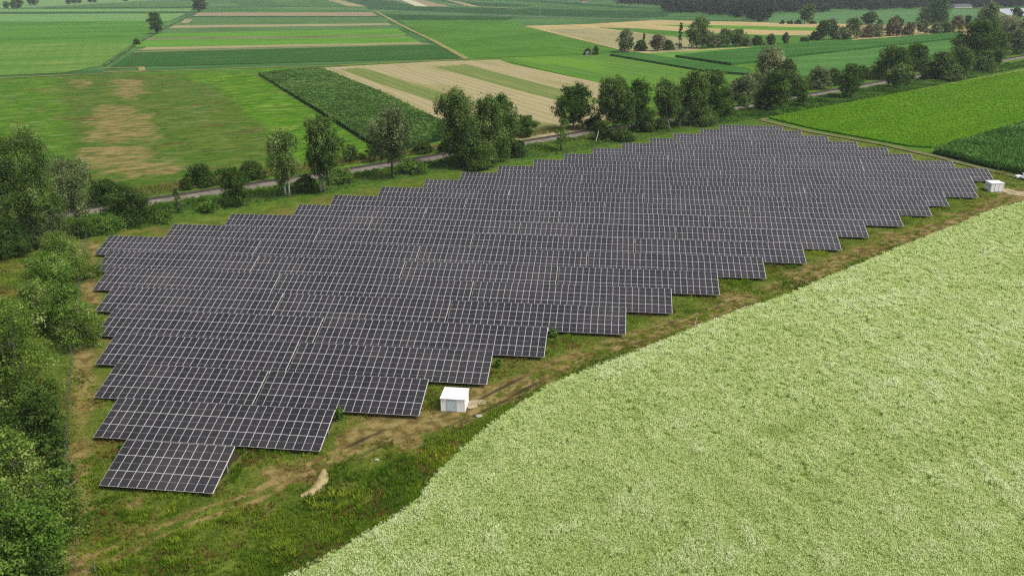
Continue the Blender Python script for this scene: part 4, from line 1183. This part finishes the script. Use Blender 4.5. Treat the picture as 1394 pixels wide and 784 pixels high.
SHAPES = {   # width profile over height fraction of the crown, lobe size, share of the height that is bare trunk, droop
    'birch': (lambda t: math.sin(math.pi * (.13 + .74 * t)) ** .75, .25, .27, .5),
    'oak': (lambda t: max(.35, 1 - abs(2 * t - .85) ** 2.6) ** .55, .28, .17, 0),
    'column': (lambda t: (.75 + .25 * math.sin(math.pi * t)) * (1 - t ** 4 * .6), .27, .14, .3),
    'willow': (lambda t: (1 - t ** 2.2 * .8) * (.75 + .25 * t), .30, .05, .25),
    'shrub': (lambda t: math.sqrt(max(.05, 1 - t * t)), .36, .0, 0),
    'spire': (lambda t: .25 + .75 * (1 - t) ** 2, .30, .05, 0),
}
def leaves(cen, rad, n, s, r, droop, tint0):
    """a loose spray of leaves, densest in the middle, feathering out"""
    d = r.normal(size=(n, 3)) * .55
    p = cen + d * rad
    nn = d + r.normal(size=(n, 3)) * .6 + np.array([0, 0, .35]); nn /= np.linalg.norm(nn, axis=1, keepdims=True)
    t_ = r.normal(size=(n, 3)); t_[:, 2] -= droop * 3
    t_ -= nn * (t_ * nn).sum(1, keepdims=True); t_ /= np.linalg.norm(t_, axis=1, keepdims=True) + 1e-9
    u_ = np.cross(nn, t_)
    sz = (s * r.uniform(.55, 1.4, n))[:, None]
    V = np.stack([p + t_ * sz * (1 + droop), p + u_ * sz * .6, p - t_ * sz * (1 + droop), p - u_ * sz * .6], 1).reshape(-1, 3)
    return V, tint0 + r.normal(size=n) * .12

def grow(wpx, hm, depth, shape, r, dens=1.0):
    """crown arrays and limb ends for a tree of this width in px and height in metres"""
    prof, lf, bare, droop = SHAPES[shape]
    w = wpx * 1.07 * depth / FPX
    z0 = hm * bare
    mpx = depth / FPX * 1.36
    s = max(.14, .72 * mpx)
    nl = int(np.clip(9 + w * 1.3 + hm * .7, 10, 34)) if shape != 'spire' else 12
    lobes = []
    skew = r.normal(size=2) * .12 * w
    for k in range(nl):
        t_ = (k + r.uniform(0, 1)) / nl
        R = w / 2 * prof(t_) * r.uniform(.60, 1.28)
        lr = max(.3, lf * w * r.uniform(.42, .95) * (.45 + .55 * prof(t_)))
        a = k * 2.39996 + r.uniform(-.6, .6); rho = max(0, R - lr * .75) * math.sqrt(r.uniform(.3, 1))
        z = z0 + (hm - z0) * t_ + r.normal() * hm * .03
        z = min(z, hm - lr * .6); z = max(z, lr * .35)
        f = z / hm
        lobes.append((np.array([rho * math.cos(a) + skew[0] * f, rho * math.sin(a) + skew[1] * f, z]), np.array([lr, lr, lr * (1.2 if shape in ('birch', 'column', 'spire') else .8)])))
    Vs, Ts = [], []
    for c, rad in lobes:
        tl = .42 + r.normal() * .15
        nc = int(r.integers(8, 14))
        d = rand_unit(nc, r); d[:, 2] = np.where((d[:, 2] < -.2) & (r.uniform(0, 1, nc) < .6), -d[:, 2], d[:, 2])
        for j in range(nc):
            rc = rad[0] * r.uniform(.26, .55)
            cc = c + d[j] * rad * r.uniform(.55, 1.22)
            rr = np.array([rc, rc, rc * (1.5 if droop > .2 else .75)])
            n = int(np.clip(dens * 2.9 * (rc / s) ** 2, 6, 180))
            V, T = leaves(cc, rr, n, s, r, droop, tl + r.normal() * .17)
            Vs.append(V); Ts.append(T)
    core = np.array([skew[0] * .5, skew[1] * .5, z0 + (hm - z0) * .5])
    V, T = leaves(core, np.array([w * .36, w * .36, (hm - z0) * .45]), int(np.clip(dens * 3 * w * hm / (s * s) * .05, 30, 2500)), s, r, droop, .35); Vs.append(V); Ts.append(T)
    lobes.append((core, np.array([w * .2] * 3)))
    V = np.concatenate(Vs); V[:, 2] = np.maximum(V[:, 2], .03)
    return V, np.concatenate(Ts), lobes, w

def trunk_bm(lobes, hm, w, r, thick, shape, limbs=5, lean=(0, 0)):
    bm = bmesh.new()
    top = hm * .82
    pts = [(lean[0] * t_ + math.sin(t_ * 5 + lean[0]) * .12, lean[1] * t_ + math.cos(t_ * 4) * .1, t_ * top) for t_ in (0, .2, .45, .7, 1)]
    tube(bm, pts, [thick * 1.25, thick, thick * .8, thick * .5, thick * .15])
    for c, rad in sorted(lobes[:-1], key=lambda L: -L[1][0])[:limbs]:
        zb = max(.12 * hm, c[2] * .62); f = min(1, zb / top)
        b = Vector((lean[0] * f, lean[1] * f, zb)); e = Vector(c)
        tube(bm, [b, b.lerp(e, .5) + Vector((0, 0, .05 * hm * .5)), e], [thick * .42, thick * .28, thick * .08], 5)
    return bm

def depth_of(q): return q[1] * cp + (CAMH - q[2]) * sp

TREE_GROUP = {}
def tree(name, bx, by, ty, wpx, kind, shape, label, cat='tree', bark=None, group=None, dens=1.0, limbs=5, trunks=1, lean=(0, 0), base=.15, thick=None, seed=None):
    global tseed
    tseed += 1
    r = np.random.default_rng(1000 + (seed or tseed))
    q = at(bx, by, base)
    d = ray(bx, ty); t_ = q[1] / d[1]
    hm = max(.6, CAMH + d[2] * t_ - base)
    dep = depth_of(q)
    V, T, lobes, w = grow(wpx, hm, dep, shape, r, dens)
    if trunks == 1 and lean != (0, 0):
        f = np.clip(V[:, 2] / hm, 0, 1); V[:, 0] += lean[0] * f; V[:, 1] += lean[1] * f
    tr = empty(name, (q[0], q[1], base - .1))
    tag(tr, label, cat, group)
    n = len(V) // 4
    link_mesh('crown' if cat == 'tree' else 'foliage', np_mesh('crown', V, np.arange(4 * n).reshape(n, 4), T), LEAF[kind], tr)
    m = bark or (m_birchbark if shape == 'birch' else m_bark)
    th = thick or max(.06, hm * (.016 if shape == 'birch' else .014))
    for k in range(trunks):
        bm = trunk_bm(lobes, hm, w, r, th, shape, limbs if k == 0 else 2, lean if trunks == 1 else ((k - .5) * 1.3, .2 * k))
        if trunks > 1:
            for v in bm.verts: v.co.x += (k - .5) * .7
        obj_bm('trunk' if cat == 'tree' else 'stem', bm, m, tr, smooth=True)
    if kind == 'willow':
        bm = bmesh.new()
        for k in range(26):
            c, rad = lobes[int(r.integers(0, len(lobes) - 1))]
            e = Vector(c + rand_unit(1, r)[0] * rad * 1.05); e.z = max(e.z, c[2])
            b0 = Vector((c[0] * .35, c[1] * .35, max(.2, c[2] * .5)))
            m_ = b0.lerp(e, .6) + Vector((0, 0, .15))
            tube(bm, [b0, m_, e], [.07, .045, .02], 4)
            for j in range(3):
                g = m_.lerp(e, r.uniform(0, .8)); tube(bm, [g, g + Vector(tuple(r.normal(size=3) * .5)) + Vector((0, 0, .4))], [.03, .012], 3)
        obj_bm('twigs', bm, m_deadwood, tr)
    return tr
tseed = 0

def bare_tree(bx, by, ty, lean, label, nb=26, name='bare_tree', base=.15, spread=1.0, seed=5):
    r = np.random.default_rng(seed)
    q = at(bx, by, base); d = ray(bx, ty); hm = CAMH + d[2] * q[1] / d[1] - base
    tr = empty(name, (q[0], q[1], base - .1)); tag(tr, label, 'tree')
    tip = Vector((lean[0], lean[1], hm))
    P_ = lambda f: tip * f + Vector((math.sin(f * 6) * .15, 0, 0))
    bm = bmesh.new(); tube(bm, [P_(f) for f in (0, .25, .5, .75, 1)], [hm * .022, hm * .018, hm * .013, hm * .008, hm * .003], 6)
    obj_bm('trunk', bm, m_deadwood, tr, smooth=True)
    bm = bmesh.new()
    for k in range(nb):
        f = .25 + .72 * (k + .5) / nb; b = P_(f); a = r.uniform(0, 2 * math.pi); L = hm * (.34 - .2 * f) * r.uniform(.6, 1.2) * spread
        e = b + Vector((math.cos(a) * L, math.sin(a) * L, L * r.uniform(.1, .6)))
        tube(bm, [b, b.lerp(e, .5) + Vector((0, 0, .08 * L)), e], [hm * .007, hm * .005, hm * .002], 4)
        for j in range(4):
            g = b.lerp(e, r.uniform(.4, 1)); a2 = a + r.uniform(-1.2, 1.2); l2 = L * .45
            tube(bm, [g, g + Vector((math.cos(a2) * l2, math.sin(a2) * l2, l2 * r.uniform(-.1, .5)))], [hm * .003, hm * .0015], 4)
    obj_bm('branches', bm, m_deadwood, tr)

GL, GR, GH = 'trees and bushes along the left fence', 'trees along the railway', 'trees of the far hedge line'
# --- left group and the bushes along the left fence
tree('birch_tree', 46, 338, 185, 84, 'birch', 'birch', 'tallest weeping birch at the left edge before the railway', group=GL, limbs=8, dens=.75)
tree('birch_tree', 8, 345, 198, 60, 'birch', 'birch', 'weeping birch cut by the left edge of the view', group=GL, dens=.75)
tree('birch_tree', 108, 317, 219, 62, 'grey', 'birch', 'grey green birch with a white trunk right of the tallest birch', group=GL, limbs=7, dens=.7)
bare_tree(78, 328, 268, (-6.5, 2, 0), 'grey leaning dead tree in front of the tall birches', nb=34, seed=8)
bare_tree(74, 332, 284, (.6, 0, 0), 'upright bare grey stem beside the leaning dead tree', nb=18, seed=9)
tree('bush', 60, 334, 282, 60, 'grey', 'shrub', 'grey green thin bush around the foot of the dead tree', 'bush', group=GL, dens=.7)
tree('bush', 16, 350, 296, 66, 'bushdark', 'shrub', 'dark bush at the left edge under the weeping birch', 'bush', group=GL)
tree('bush', 112, 322, 300, 36, 'bushdark', 'shrub', 'dark low bush at the foot of the white trunked birch', 'bush', group=GL)
tree('bush', 155, 277, 246, 46, 'bushdark', 'shrub', 'round dark bush beyond the track left of the meadow', 'bush', group=GR)
tree('bush', 183, 304, 260, 60, 'bushdark', 'shrub', 'large dark bush hiding part of the railway on the left', 'bush', group=GR)
tree('bush', 146, 316, 297, 42, 'shrub', 'shrub', 'low fresh green bush above the first stepped table', 'bush', group=GR)
tree('willow_bush', 96, 384, 320, 66, 'willow', 'shrub', 'light green willow bush beside the corner of the solar field', 'bush', group=GL, dens=.65)
tree('willow_bush', 78, 412, 348, 70, 'shrub', 'shrub', 'mid green bush below the light green willow bush', 'bush', group=GL)
tree('bush', 55, 450, 384, 60, 'willow', 'shrub', 'yellow green bush beside the little meadow at the left', 'bush', group=GL, dens=.65)
tree('bush', 100, 455, 390, 58, 'shrub', 'shrub', 'dark green bush nearest the left ends of the middle rows', 'bush', group=GL)
tree('old_willow', 40, 590, 404, 140, 'willow', 'oak', 'largest spreading tree on the left with a thick grey trunk', group=GL, bark=m_deadwood, limbs=12, thick=.42, dens=.62)
tree('willow_bush', 122, 470, 412, 60, 'willow', 'shrub', 'leafy branches reaching over the ends of the solar tables', 'bush', group=GL, dens=.5)
tree('bush', 8, 480, 415, 50, 'shrub', 'shrub', 'green bush at the left edge below the little meadow', 'bush', group=GL)
tree('bush', 66, 612, 520, 62, 'bushdark', 'shrub', 'dark shaded bush by the fence below the spreading tree', 'bush', group=GL)
tree('bush', 20, 640, 556, 40, 'bushdark', 'shrub', 'dark bush at the left edge behind the pale willow bush', 'bush', group=GL)
tree('willow_bush', 36, 690, 590, 92, 'willow', 'shrub', 'pale green willow bush with bare twigs on the lower left', 'bush', group=GL, dens=.6)
tree('bush', 82, 672, 612, 42, 'bushdark', 'shrub', 'narrow dark bush against the lower left fence', 'bush', group=GL)
bare_tree(33, 660, 596, (-1.2, 0, 0), 'thin bare forked trunk standing in the pale willow bush', nb=12, seed=14)
tree('bush', 74, 738, 646, 80, 'willow', 'shrub', 'rounded bush leaning over the fence at the lower left', 'bush', group=GL, dens=.75)
tree('bush', 8, 744, 650, 78, 'willow', 'shrub', 'bush at the left edge above the bottom corner', 'bush', group=GL, dens=.65)
tree('bush', 42, 812, 690, 96, 'shrub', 'shrub', 'big leafy bush in the bottom left corner', 'bush', group=GL, dens=1.1)
tree('bush', -14, 820, 690, 80, 'bushdark', 'shrub', 'dark bush cut by the bottom left corner', 'bush', group=GL)
tree('bush', 80, 830, 752, 50, 'bushdark', 'shrub', 'low dark bush at the bottom edge beside the fence', 'bush', group=GL)
for bx, by, ty, w, lab in SMALL: tree('bush', bx, by, ty, w, 'shrub', 'shrub', lab, 'bush', group='small bushes between the tables')
# --- along the railway, left to right
tree('bush', 278, 253, 227, 36, 'bushdark', 'shrub', 'dark bush beyond the track at the end of the dry meadow', 'bush', group=GR)
tree('bush', 254, 258, 243, 20, 'bushdark', 'shrub', 'small bush left of the dark bush beyond the track', 'bush', group=GR)
tree('young_birch', 243, 291, 257, 13, 'grey', 'column', 'slender young tree standing before the track on the left', group=GR, dens=.8)
tree('bush', 283, 288, 274, 28, 'shrub', 'shrub', 'low bush above the second stepped table', 'bush', group=GR)
tree('alder_tree', 327, 281, 229, 42, 'oak', 'oak', 'dark leaning alder covering the track', group=GR)
tree('bush', 346, 243, 222, 34, 'bushdark', 'shrub', 'dark bush behind the leaning alder beyond the track', 'bush', group=GR)
tree('birch_tree', 391, 268, 183, 46, 'birch', 'birch', 'left one of two slim birches with white trunks', group=GR, trunks=2, limbs=7)
tree('birch_tree', 439, 262, 165, 52, 'birch', 'birch', 'right one of two slim birches with white trunks', group=GR, trunks=2, limbs=7)
tree('bush', 420, 262, 238, 30, 'bushdark', 'shrub', 'dark undergrowth bush between the two slim birches', 'bush', group=GR)
tree('bush', 481, 220, 199, 28, 'bushdark', 'shrub', 'round dark bush beyond the track at the maize corner', 'bush', group=GR)
tree('grey_poplar', 534, 243, 150, 56, 'grey', 'birch', 'grey green poplar with a thinning top before the maize', group=GR, bark=m_bark, limbs=9)
tree('alder_tree', 510, 220, 175, 26, 'oak', 'oak', 'small dark tree beyond the track left of the grey poplar', group=GR)
tree('bush', 573, 207, 193, 26, 'bushdark', 'shrub', 'low dark bush beyond the track right of the grey poplar', 'bush', group=GR)
tree('poplar_tree', 630, 228, 127, 62, 'birch', 'column', 'tallest poplar of the dense clump in the middle', group=GR, bark=m_bark, dens=1.15)
tree('poplar_tree', 666, 222, 136, 56, 'birch', 'column', 'middle poplar of the dense clump', group=GR, bark=m_bark, dens=1.15)
tree('poplar_tree', 691, 212, 133, 46, 'oak', 'column', 'dark right hand poplar of the dense clump', group=GR, bark=m_bark)
tree('bush', 650, 231, 190, 44, 'birch', 'shrub', 'bush at the foot of the poplar clump', 'bush', group=GR)
tree('alder_tree', 716, 187, 158, 30, 'oak', 'oak', 'small dark tree beyond the track right of the poplar clump', group=GR)
tree('bush', 606, 208, 190, 20, 'bushdark', 'shrub', 'dark bush at the maize corner left of the poplar clump', 'bush', group=GR)
tree('oak_tree', 780, 176, 118, 52, 'oak', 'oak', 'round dark oak beyond the track at the end of the stubble', group=GR)
tree('sapling', 763, 206, 148, 18, 'shrub', 'column', 'thin sapling with a long bare stem in front of the round oak', group=GR, dens=.35, limbs=2)
tree('birch_tree', 833, 181, 111, 46, 'birch', 'birch', 'pale topped birch right of the round oak', group=GR, limbs=8)
tree('birch_tree', 866, 178, 110, 46, 'oak', 'oak', 'dark tree close behind the pale topped birch', group=GR)
tree('birch_tree', 852, 184, 128, 30, 'birch', 'birch', 'slim birch in front of the dark tree', group=GR)
tree('bush', 845, 192, 178, 32, 'bushdark', 'shrub', 'dark undergrowth at the foot of the pale topped birch', 'bush', group=GR)
tree('bush', 806, 176, 160, 24, 'bushdark', 'shrub', 'dark bush between the round oak and the pale topped birch', 'bush', group=GR)
tree('birch_tree', 912, 176, 116, 44, 'birch', 'birch', 'birch with a leaning white trunk behind the far rows', group=GR, lean=(-3.0, 0), limbs=7)
tree('birch_tree', 941, 170, 100, 42, 'birch', 'birch', 'tall birch right of the one with the leaning trunk', group=GR, limbs=7)
tree('oak_tree', 970, 163, 97, 46, 'oak', 'oak', 'dark oak at the right end of the birch row', group=GR)
tree('birch_tree', 925, 173, 126, 28, 'birch', 'birch', 'smaller birch between two taller ones behind the far rows', group=GR)
tree('bush', 1006, 138, 105, 36, 'grey', 'shrub', 'left one of two round grey green bushes beyond the track', 'bush', group=GR)
tree('bush', 1024, 134, 103, 34, 'grey', 'shrub', 'right one of two round grey green bushes beyond the track', 'bush', group=GR)
tree('bush', 1011, 146, 131, 16, 'shrub', 'shrub', 'small bush on the near side of the track by the oak', 'bush', group=GR)
tree('oak_tree', 1049, 151, 99, 44, 'oak', 'oak', 'round oak standing at the back corner of the solar field', group=GR)
tree('willow_tree', 1048, 124, 70, 58, 'pale', 'willow', 'spreading willow with a pale top behind the round oak', group=GR, bark=m_bark)
tree('willow_tree', 1072, 124, 82, 36, 'birch', 'willow', 'darker willow right of the pale topped willow', group=GR, bark=m_bark)
tree('alder_tree', 1093, 145, 115, 20, 'oak', 'oak', 'small dark tree at the corner of the bright field', group=GR)
tree('bush', 1112, 121, 94, 34, 'grey', 'shrub', 'grey green bush beyond the track right of the willows', 'bush', group=GR)
tree('bush', 1130, 116, 95, 22, 'bushdark', 'shrub', 'bush half hidden by the round topped tree', 'bush', group=GR)
tree('round_tree', 1151, 133, 89, 36, 'oak', 'oak', 'round topped brownish green tree beside the bright field', group=GR)
tree('bush', 1176, 108, 91, 22, 'bushdark', 'shrub', 'small dark bush beyond the track before the row crop', 'bush', group=GR)
tree('bush', 1193, 104, 90, 22, 'shrub', 'shrub', 'fresh green bush beyond the track before the row crop', 'bush', group=GR)
tree('oak_tree', 1214, 108, 66, 48, 'oak', 'oak', 'broad dark tree beyond the track in front of the row crop', group=GR)
tree('oak_tree', 1248, 97, 61, 32, 'oak', 'oak', 'dark round crown right of the broad dark tree', group=GR)
tree('alder_tree', 1215, 121, 88, 30, 'birch', 'oak', 'tree on the near side of the track below the broad dark tree', group=GR)
tree('alder_tree', 1234, 117, 89, 15, 'oak', 'column', 'narrow tree on the near side right of its taller neighbour', group=GR)
tree('bush', 1258, 97, 82, 22, 'grey', 'shrub', 'grey bush at the foot of the dark round crown', 'bush', group=GR)
tree('poplar_tree', 1282, 108, 74, 34, 'birch', 'column', 'left tree of the mixed clump beside the bright field', group=GR, bark=m_bark)
tree('poplar_tree', 1304, 104, 72, 36, 'birch', 'column', 'middle tree of the mixed clump beside the bright field', group=GR, bark=m_bark)
tree('alder_tree', 1312, 88, 58, 28, 'oak', 'oak', 'dark tree rising behind the mixed clump', group=GR)
tree('oak_tree', 1326, 88, 32, 50, 'oak', 'oak', 'large dark oak with a wide crown near the right edge', group=GR)
tree('alder_tree', 1334, 97, 70, 28, 'oak', 'oak', 'dark tree in front of the large wide oak', group=GR)
tree('poplar_tree', 1336, 62, 7, 28, 'grey', 'birch', 'very tall open grey tree behind the large wide oak', group=GR, bark=m_bark)
tree('alder_tree', 1354, 92, 68, 20, 'shrub', 'oak', 'light green tree at the end of the clump near the right edge', group=GR)
tree('alder_tree', 1362, 78, 45, 34, 'birch', 'oak', 'tree behind the track right of the large wide oak', group=GR)
tree('alder_tree', 1382, 74, 42, 34, 'grey', 'oak', 'grey green tree behind the track near the right edge', group=GR)
tree('alder_tree', 1402, 72, 40, 34, 'birch', 'oak', 'tree behind the track cut by the right edge', group=GR)
tree('willow_tree', 1360, 44, 24, 34, 'pale', 'oak', 'pale willow in front of the film covered field', group=GR, bark=m_bark)
tree('bush', 1372, 44, 32, 18, 'grey', 'shrub', 'grey bush right of the pale willow', 'bush', group=GR)
tree('round_tree', 1385, 28, 11, 14, 'oak', 'oak', 'small round tree against the film covered field', group=GR)
tree('round_tree', 1394, 42, 26, 20, 'grey', 'oak', 'grey tree at the right edge below the film covered field', group=GR)
for bx, by, ty, w, kd, lab in [(466, 250, 232, 30, 'shrub', 'fresh green undergrowth right of the two slim birches'), (562, 236, 220, 34, 'shrub', 'low undergrowth at the right foot of the grey poplar'),
        (700, 214, 192, 28, 'bushdark', 'undergrowth at the right foot of the poplar clump'), (820, 190, 166, 30, 'bushdark', 'bush under the left side of the pale topped birch'), (880, 180, 160, 22, 'birch', 'leafy bush joining the dark tree to the leaning birch'),
        (898, 178, 162, 20, 'bushdark', 'dark bush under the leaning birch'), (955, 171, 142, 38, 'birch', 'leafy bush joining the tall birch to the dark oak'), (988, 160, 132, 26, 'oak', 'leafy bush at the right foot of the dark oak'),
        (1038, 150, 126, 24, 'birch', 'leafy bush at the left foot of the round oak'), (1084, 132, 108, 28, 'bushdark', 'bush under the darker willow'), (1268, 108, 86, 28, 'bushdark', 'leafy bush left of the mixed clump'), (1338, 98, 78, 26, 'birch', 'leafy bush below the large wide oak'),
        (1292, 110, 90, 30, 'birch', 'leafy bush at the foot of the mixed clump'), (226, 304, 292, 30, 'shrub', 'undergrowth by the slender young tree')]:
    tree('bush', bx, by, ty, w, kd, 'shrub', lab, 'bush', group=GR)
# --- far hedge line
H = [(851, 71, 43, 22, 'grey', 'column', 'leftmost grey tree of the far hedge line'), (873, 70, 56, 16, 'bushdark', 'shrub', 'dark bush under the short spire in the hedge line'),
     (875, 68, 46, 7, 'birch', 'spire', 'short spire like tree over a dark bush'), (891, 69.5, 48, 20, 'reddish', 'oak', 'brownish round tree right of the short spire'),
     (909, 68.5, 56, 18, 'bushdark', 'shrub', 'dark bush left of the tall thin spire'), (924, 68, 30, 11, 'oak', 'spire', 'tall thin spire of the far hedge line'),
     (948, 66, 28, 32, 'birch', 'column', 'largest leafy tree of the far hedge line'), (969, 65, 49, 22, 'grey', 'shrub', 'grey bush right of the largest hedge tree'),
     (985, 64.5, 41, 26, 'birch', 'oak', 'round tree in the middle of the hedge line'), (1002, 63.5, 41, 22, 'birch', 'oak', 'round tree right of the middle one in the hedge line'),
     (1015, 63, 49, 16, 'grey', 'shrub', 'pale bush at the end of the round hedge trees'), (1029, 62, 51, 18, 'bushdark', 'shrub', 'low dark hedge bush before the pale strips'),
     (1048, 61.5, 47, 14, 'birch', 'shrub', 'hedge bush above the willow'), (1070, 60, 46, 9, 'grey', 'column', 'slim lone hedge tree before the tan strip'),
     (1095, 57, 52, 11, 'bushdark', 'shrub', 'small lone hedge bush before the tan strip'), (1110, 55.5, 45, 14, 'bushdark', 'shrub', 'dark bush at the foot of the white stemmed hedge birch'),
     (1120, 55.5, 30, 18, 'birch', 'birch', 'white stemmed hedge birch beside the tan strips'), (1134, 55, 28, 18, 'grey', 'column', 'tall grey hedge tree right of the white stemmed birch'),
     (1146, 54, 38, 18, 'grey', 'shrub', 'grey hedge bush between two taller hedge trees'), (1162, 53, 26, 24, 'grey', 'oak', 'broad grey hedge tree with a pale top'),
     (1178, 51.5, 35, 18, 'reddish', 'shrub', 'brownish hedge bush left of the paired hedge trees'), (1192, 50.5, 34, 22, 'grey', 'shrub', 'grey rounded hedge bush left of the paired hedge trees'),
     (1211, 49.5, 26, 18, 'reddish', 'column', 'brownish left one of the paired hedge trees'), (1220, 49, 24, 18, 'oak', 'column', 'dark right one of the paired hedge trees'),
     (1234, 48.5, 32, 16, 'reddish', 'shrub', 'pale brown hedge bush beside the dark paired tree'), (1258, 47, 29, 18, 'grey', 'oak', 'pale round tree after the gap in the hedge'),
     (1273, 46, 33, 16, 'grey', 'shrub', 'pale hedge bush after the gap'), (1286, 45, 31, 20, 'bushdark', 'shrub', 'dark hedge bush after the gap'),
     (1305, 43, 23, 18, 'reddish', 'oak', 'pinkish brown tree near the end of the hedge'), (1316, 40, 22, 10, 'oak', 'oak', 'small dark tree right of the pinkish brown one')]
for bx, by, ty, w, kd, shp, lab in H:
    tree('hedge_tree' if shp != 'shrub' else 'hedge_bush', bx, by, ty, w, kd, shp, lab, 'tree' if shp != 'shrub' else 'bush', group=GH, bark=m_birchbark if 'white' in lab else m_bark, limbs=3)
# --- lone trees of the plain
for bx, by, ty, w, kd, shp, lab in [
        (215, 46, 18.5, 20, 'oak', 'oak', 'lone round tree in the upper left green fields'), (186, 60.5, 53.5, 9, 'bushdark', 'shrub', 'small lone dark bush on the ditch corner'),
        (272, 17, -2, 18, 'oak', 'oak', 'lone dark tree at the end of the tan strip'), (19, 13, 2, 7, 'oak', 'oak', 'lower roadside tree left of a taller one at the top left'),
        (25, 12.5, -3, 13, 'oak', 'oak', 'taller roadside tree at the top left corner'), (9, 12, 3, 7, 'oak', 'oak', 'small roadside tree in the top left corner'),
        (47, 8, -8, 15, 'oak', 'oak', 'roadside tree right of the top left corner group'), (94, 6, -6, 9, 'oak', 'oak', 'left one of three roadside trees at the top'),
        (101, 5.5, -6, 9, 'oak', 'oak', 'middle one of three roadside trees at the top'), (108, 5, -6, 8, 'oak', 'oak', 'right one of three roadside trees at the top'),
        (123, 4, -6, 7, 'oak', 'oak', 'left one of a pair of roadside trees at the top'), (129, 4, -6, 7, 'oak', 'oak', 'right one of a pair of roadside trees at the top'),
        (171, 2, -6, 7, 'oak', 'oak', 'roadside tree at the top between the pair and the tan strip'),
        (1095, 33, 6, 20, 'birch', 'oak', 'lone pale crowned tree before the far wood'), (1181, 34, 18, 19, 'oak', 'oak', 'lone round dark tree behind the hedge line'),
        (1267, 32, 2, 42, 'oak', 'willow', 'wide dark cedar like tree behind the hedge line'), (1197, 37, 28, 8, 'oak', 'oak', 'small tree right of the lone round dark tree'),
        (1064, 33, 29, 6, 'bushdark', 'shrub', 'tiny bush left of the lone pale crowned tree'), (1075, 33, 29, 7, 'bushdark', 'shrub', 'second tiny bush left of the lone pale crowned tree'),
        (1087, 33, 28, 8, 'bushdark', 'shrub', 'tiny bush touching the lone pale crowned tree'), (1106, 33, 30, 9, 'bushdark', 'shrub', 'low bush right of the lone pale crowned tree'),
        (1130, 33, 29, 8, 'bushdark', 'shrub', 'low bush behind the hedge birch'), (799, 75, 67, 10, 'bushdark', 'shrub', 'left lump of the lone thicket by the green field'), (811, 75, 64, 9, 'oak', 'shrub', 'right lump of the lone thicket by the green field'),
        (1342, 3, -14, 16, 'oak', 'oak', 'dark tree standing out of the far wood')]:
    tree('lone_tree' if shp != 'shrub' else 'lone_bush', bx, by, ty, w, kd, shp, lab, 'tree' if shp != 'shrub' else 'bush', group='scattered trees of the plain', bark=m_bark, limbs=3)
q = at(799, 75.5)
bm = bmesh.new(); box(bm, -1.1, 1.1, -.9, .9, 0, 2.1, mat=Matrix.Translation((q[0], q[1] - 2.5, 0)))
vs = [v for v in bm.verts if v.co.z > 2]
for v in vs: v.co.z += .5 * (v.co.y > q[1] - 2.5)
tag(obj_bm('field_shed', bm, plain('grey_shed', (.16, .165, .19), .8)), 'small grey field shed in front of the lone thicket', 'shed')

# --- the far wood, one mass
r3 = np.random.default_rng(77)
WOOD = [[(840, 6), (900, 8), (905, 17), (985, 21.5), (1005, 18), (1050, 19), (1045, -4), (840, -6)], [(985, 20), (1040, 31.5), (1052, 20), (1010, 12)], [(1040, 18.5), (1128, 18), (1136, 13), (1198, 15.5), (1205, 13), (1330, 11), (1400, 10), (1500, 8), (1500, -8), (1040, -8)]]
Vs, Ts = [], []
for poly in WOOD:
    pts = P2(poly)
    x, y = scatter_pts(pts, 17, r3)
    # keep the front edge and thin out behind it
    for xx, yy in zip(x, y):
        dep = math.hypot(xx, yy)
        if yy > 1900 and r3.uniform() < .45: continue
        h = r3.uniform(9, 19); w = r3.uniform(8, 15)
        tt0 = .38 + r3.normal() * .16
        for k in range(5):
            rad = np.array([w * .32, w * .32, h * .26]) * r3.uniform(.7, 1.15)
            c = np.array([xx + r3.normal() * w * .24, yy + r3.normal() * w * .24, h * (.2 + .16 * k)])
            V, T = leaves(c, rad * 1.25, 34, 1.3, r3, 0, tt0 + r3.normal() * .08)
            Vs.append(V); Ts.append(T)
V = np.concatenate(Vs); V[:, 2] = np.maximum(V[:, 2], .1); n = len(V) // 4
tag(link_mesh('far_wood', np_mesh('far_wood', V, np.arange(4 * n).reshape(n, 4), np.concatenate(Ts)), LEAF['wood']), 'dark mixed wood along the top right of the plain', 'wood', kind='stuff')

# ------------------------------------------------------------------ the air over the plain
hm_ = bpy.data.materials.new('haze'); hm_.use_nodes = True
ht = hm_.node_tree
for n_ in list(ht.nodes): ht.nodes.remove(n_)
pv = ht.nodes.new('ShaderNodeVolumePrincipled'); ho = ht.nodes.new('ShaderNodeOutputMaterial')
pv.inputs['Color'].default_value = (.84, .92, 1.0, 1); pv.inputs['Density'].default_value = .00007
ht.links.new(pv.outputs[0], ho.inputs['Volume'])
bm = bmesh.new(); box(bm, -9500, 9500, -900, 12500, -1.2, 75)
tag(obj_bm('haze', bm, hm_), 'faint bluish haze over the distant fields', 'haze', kind='stuff')
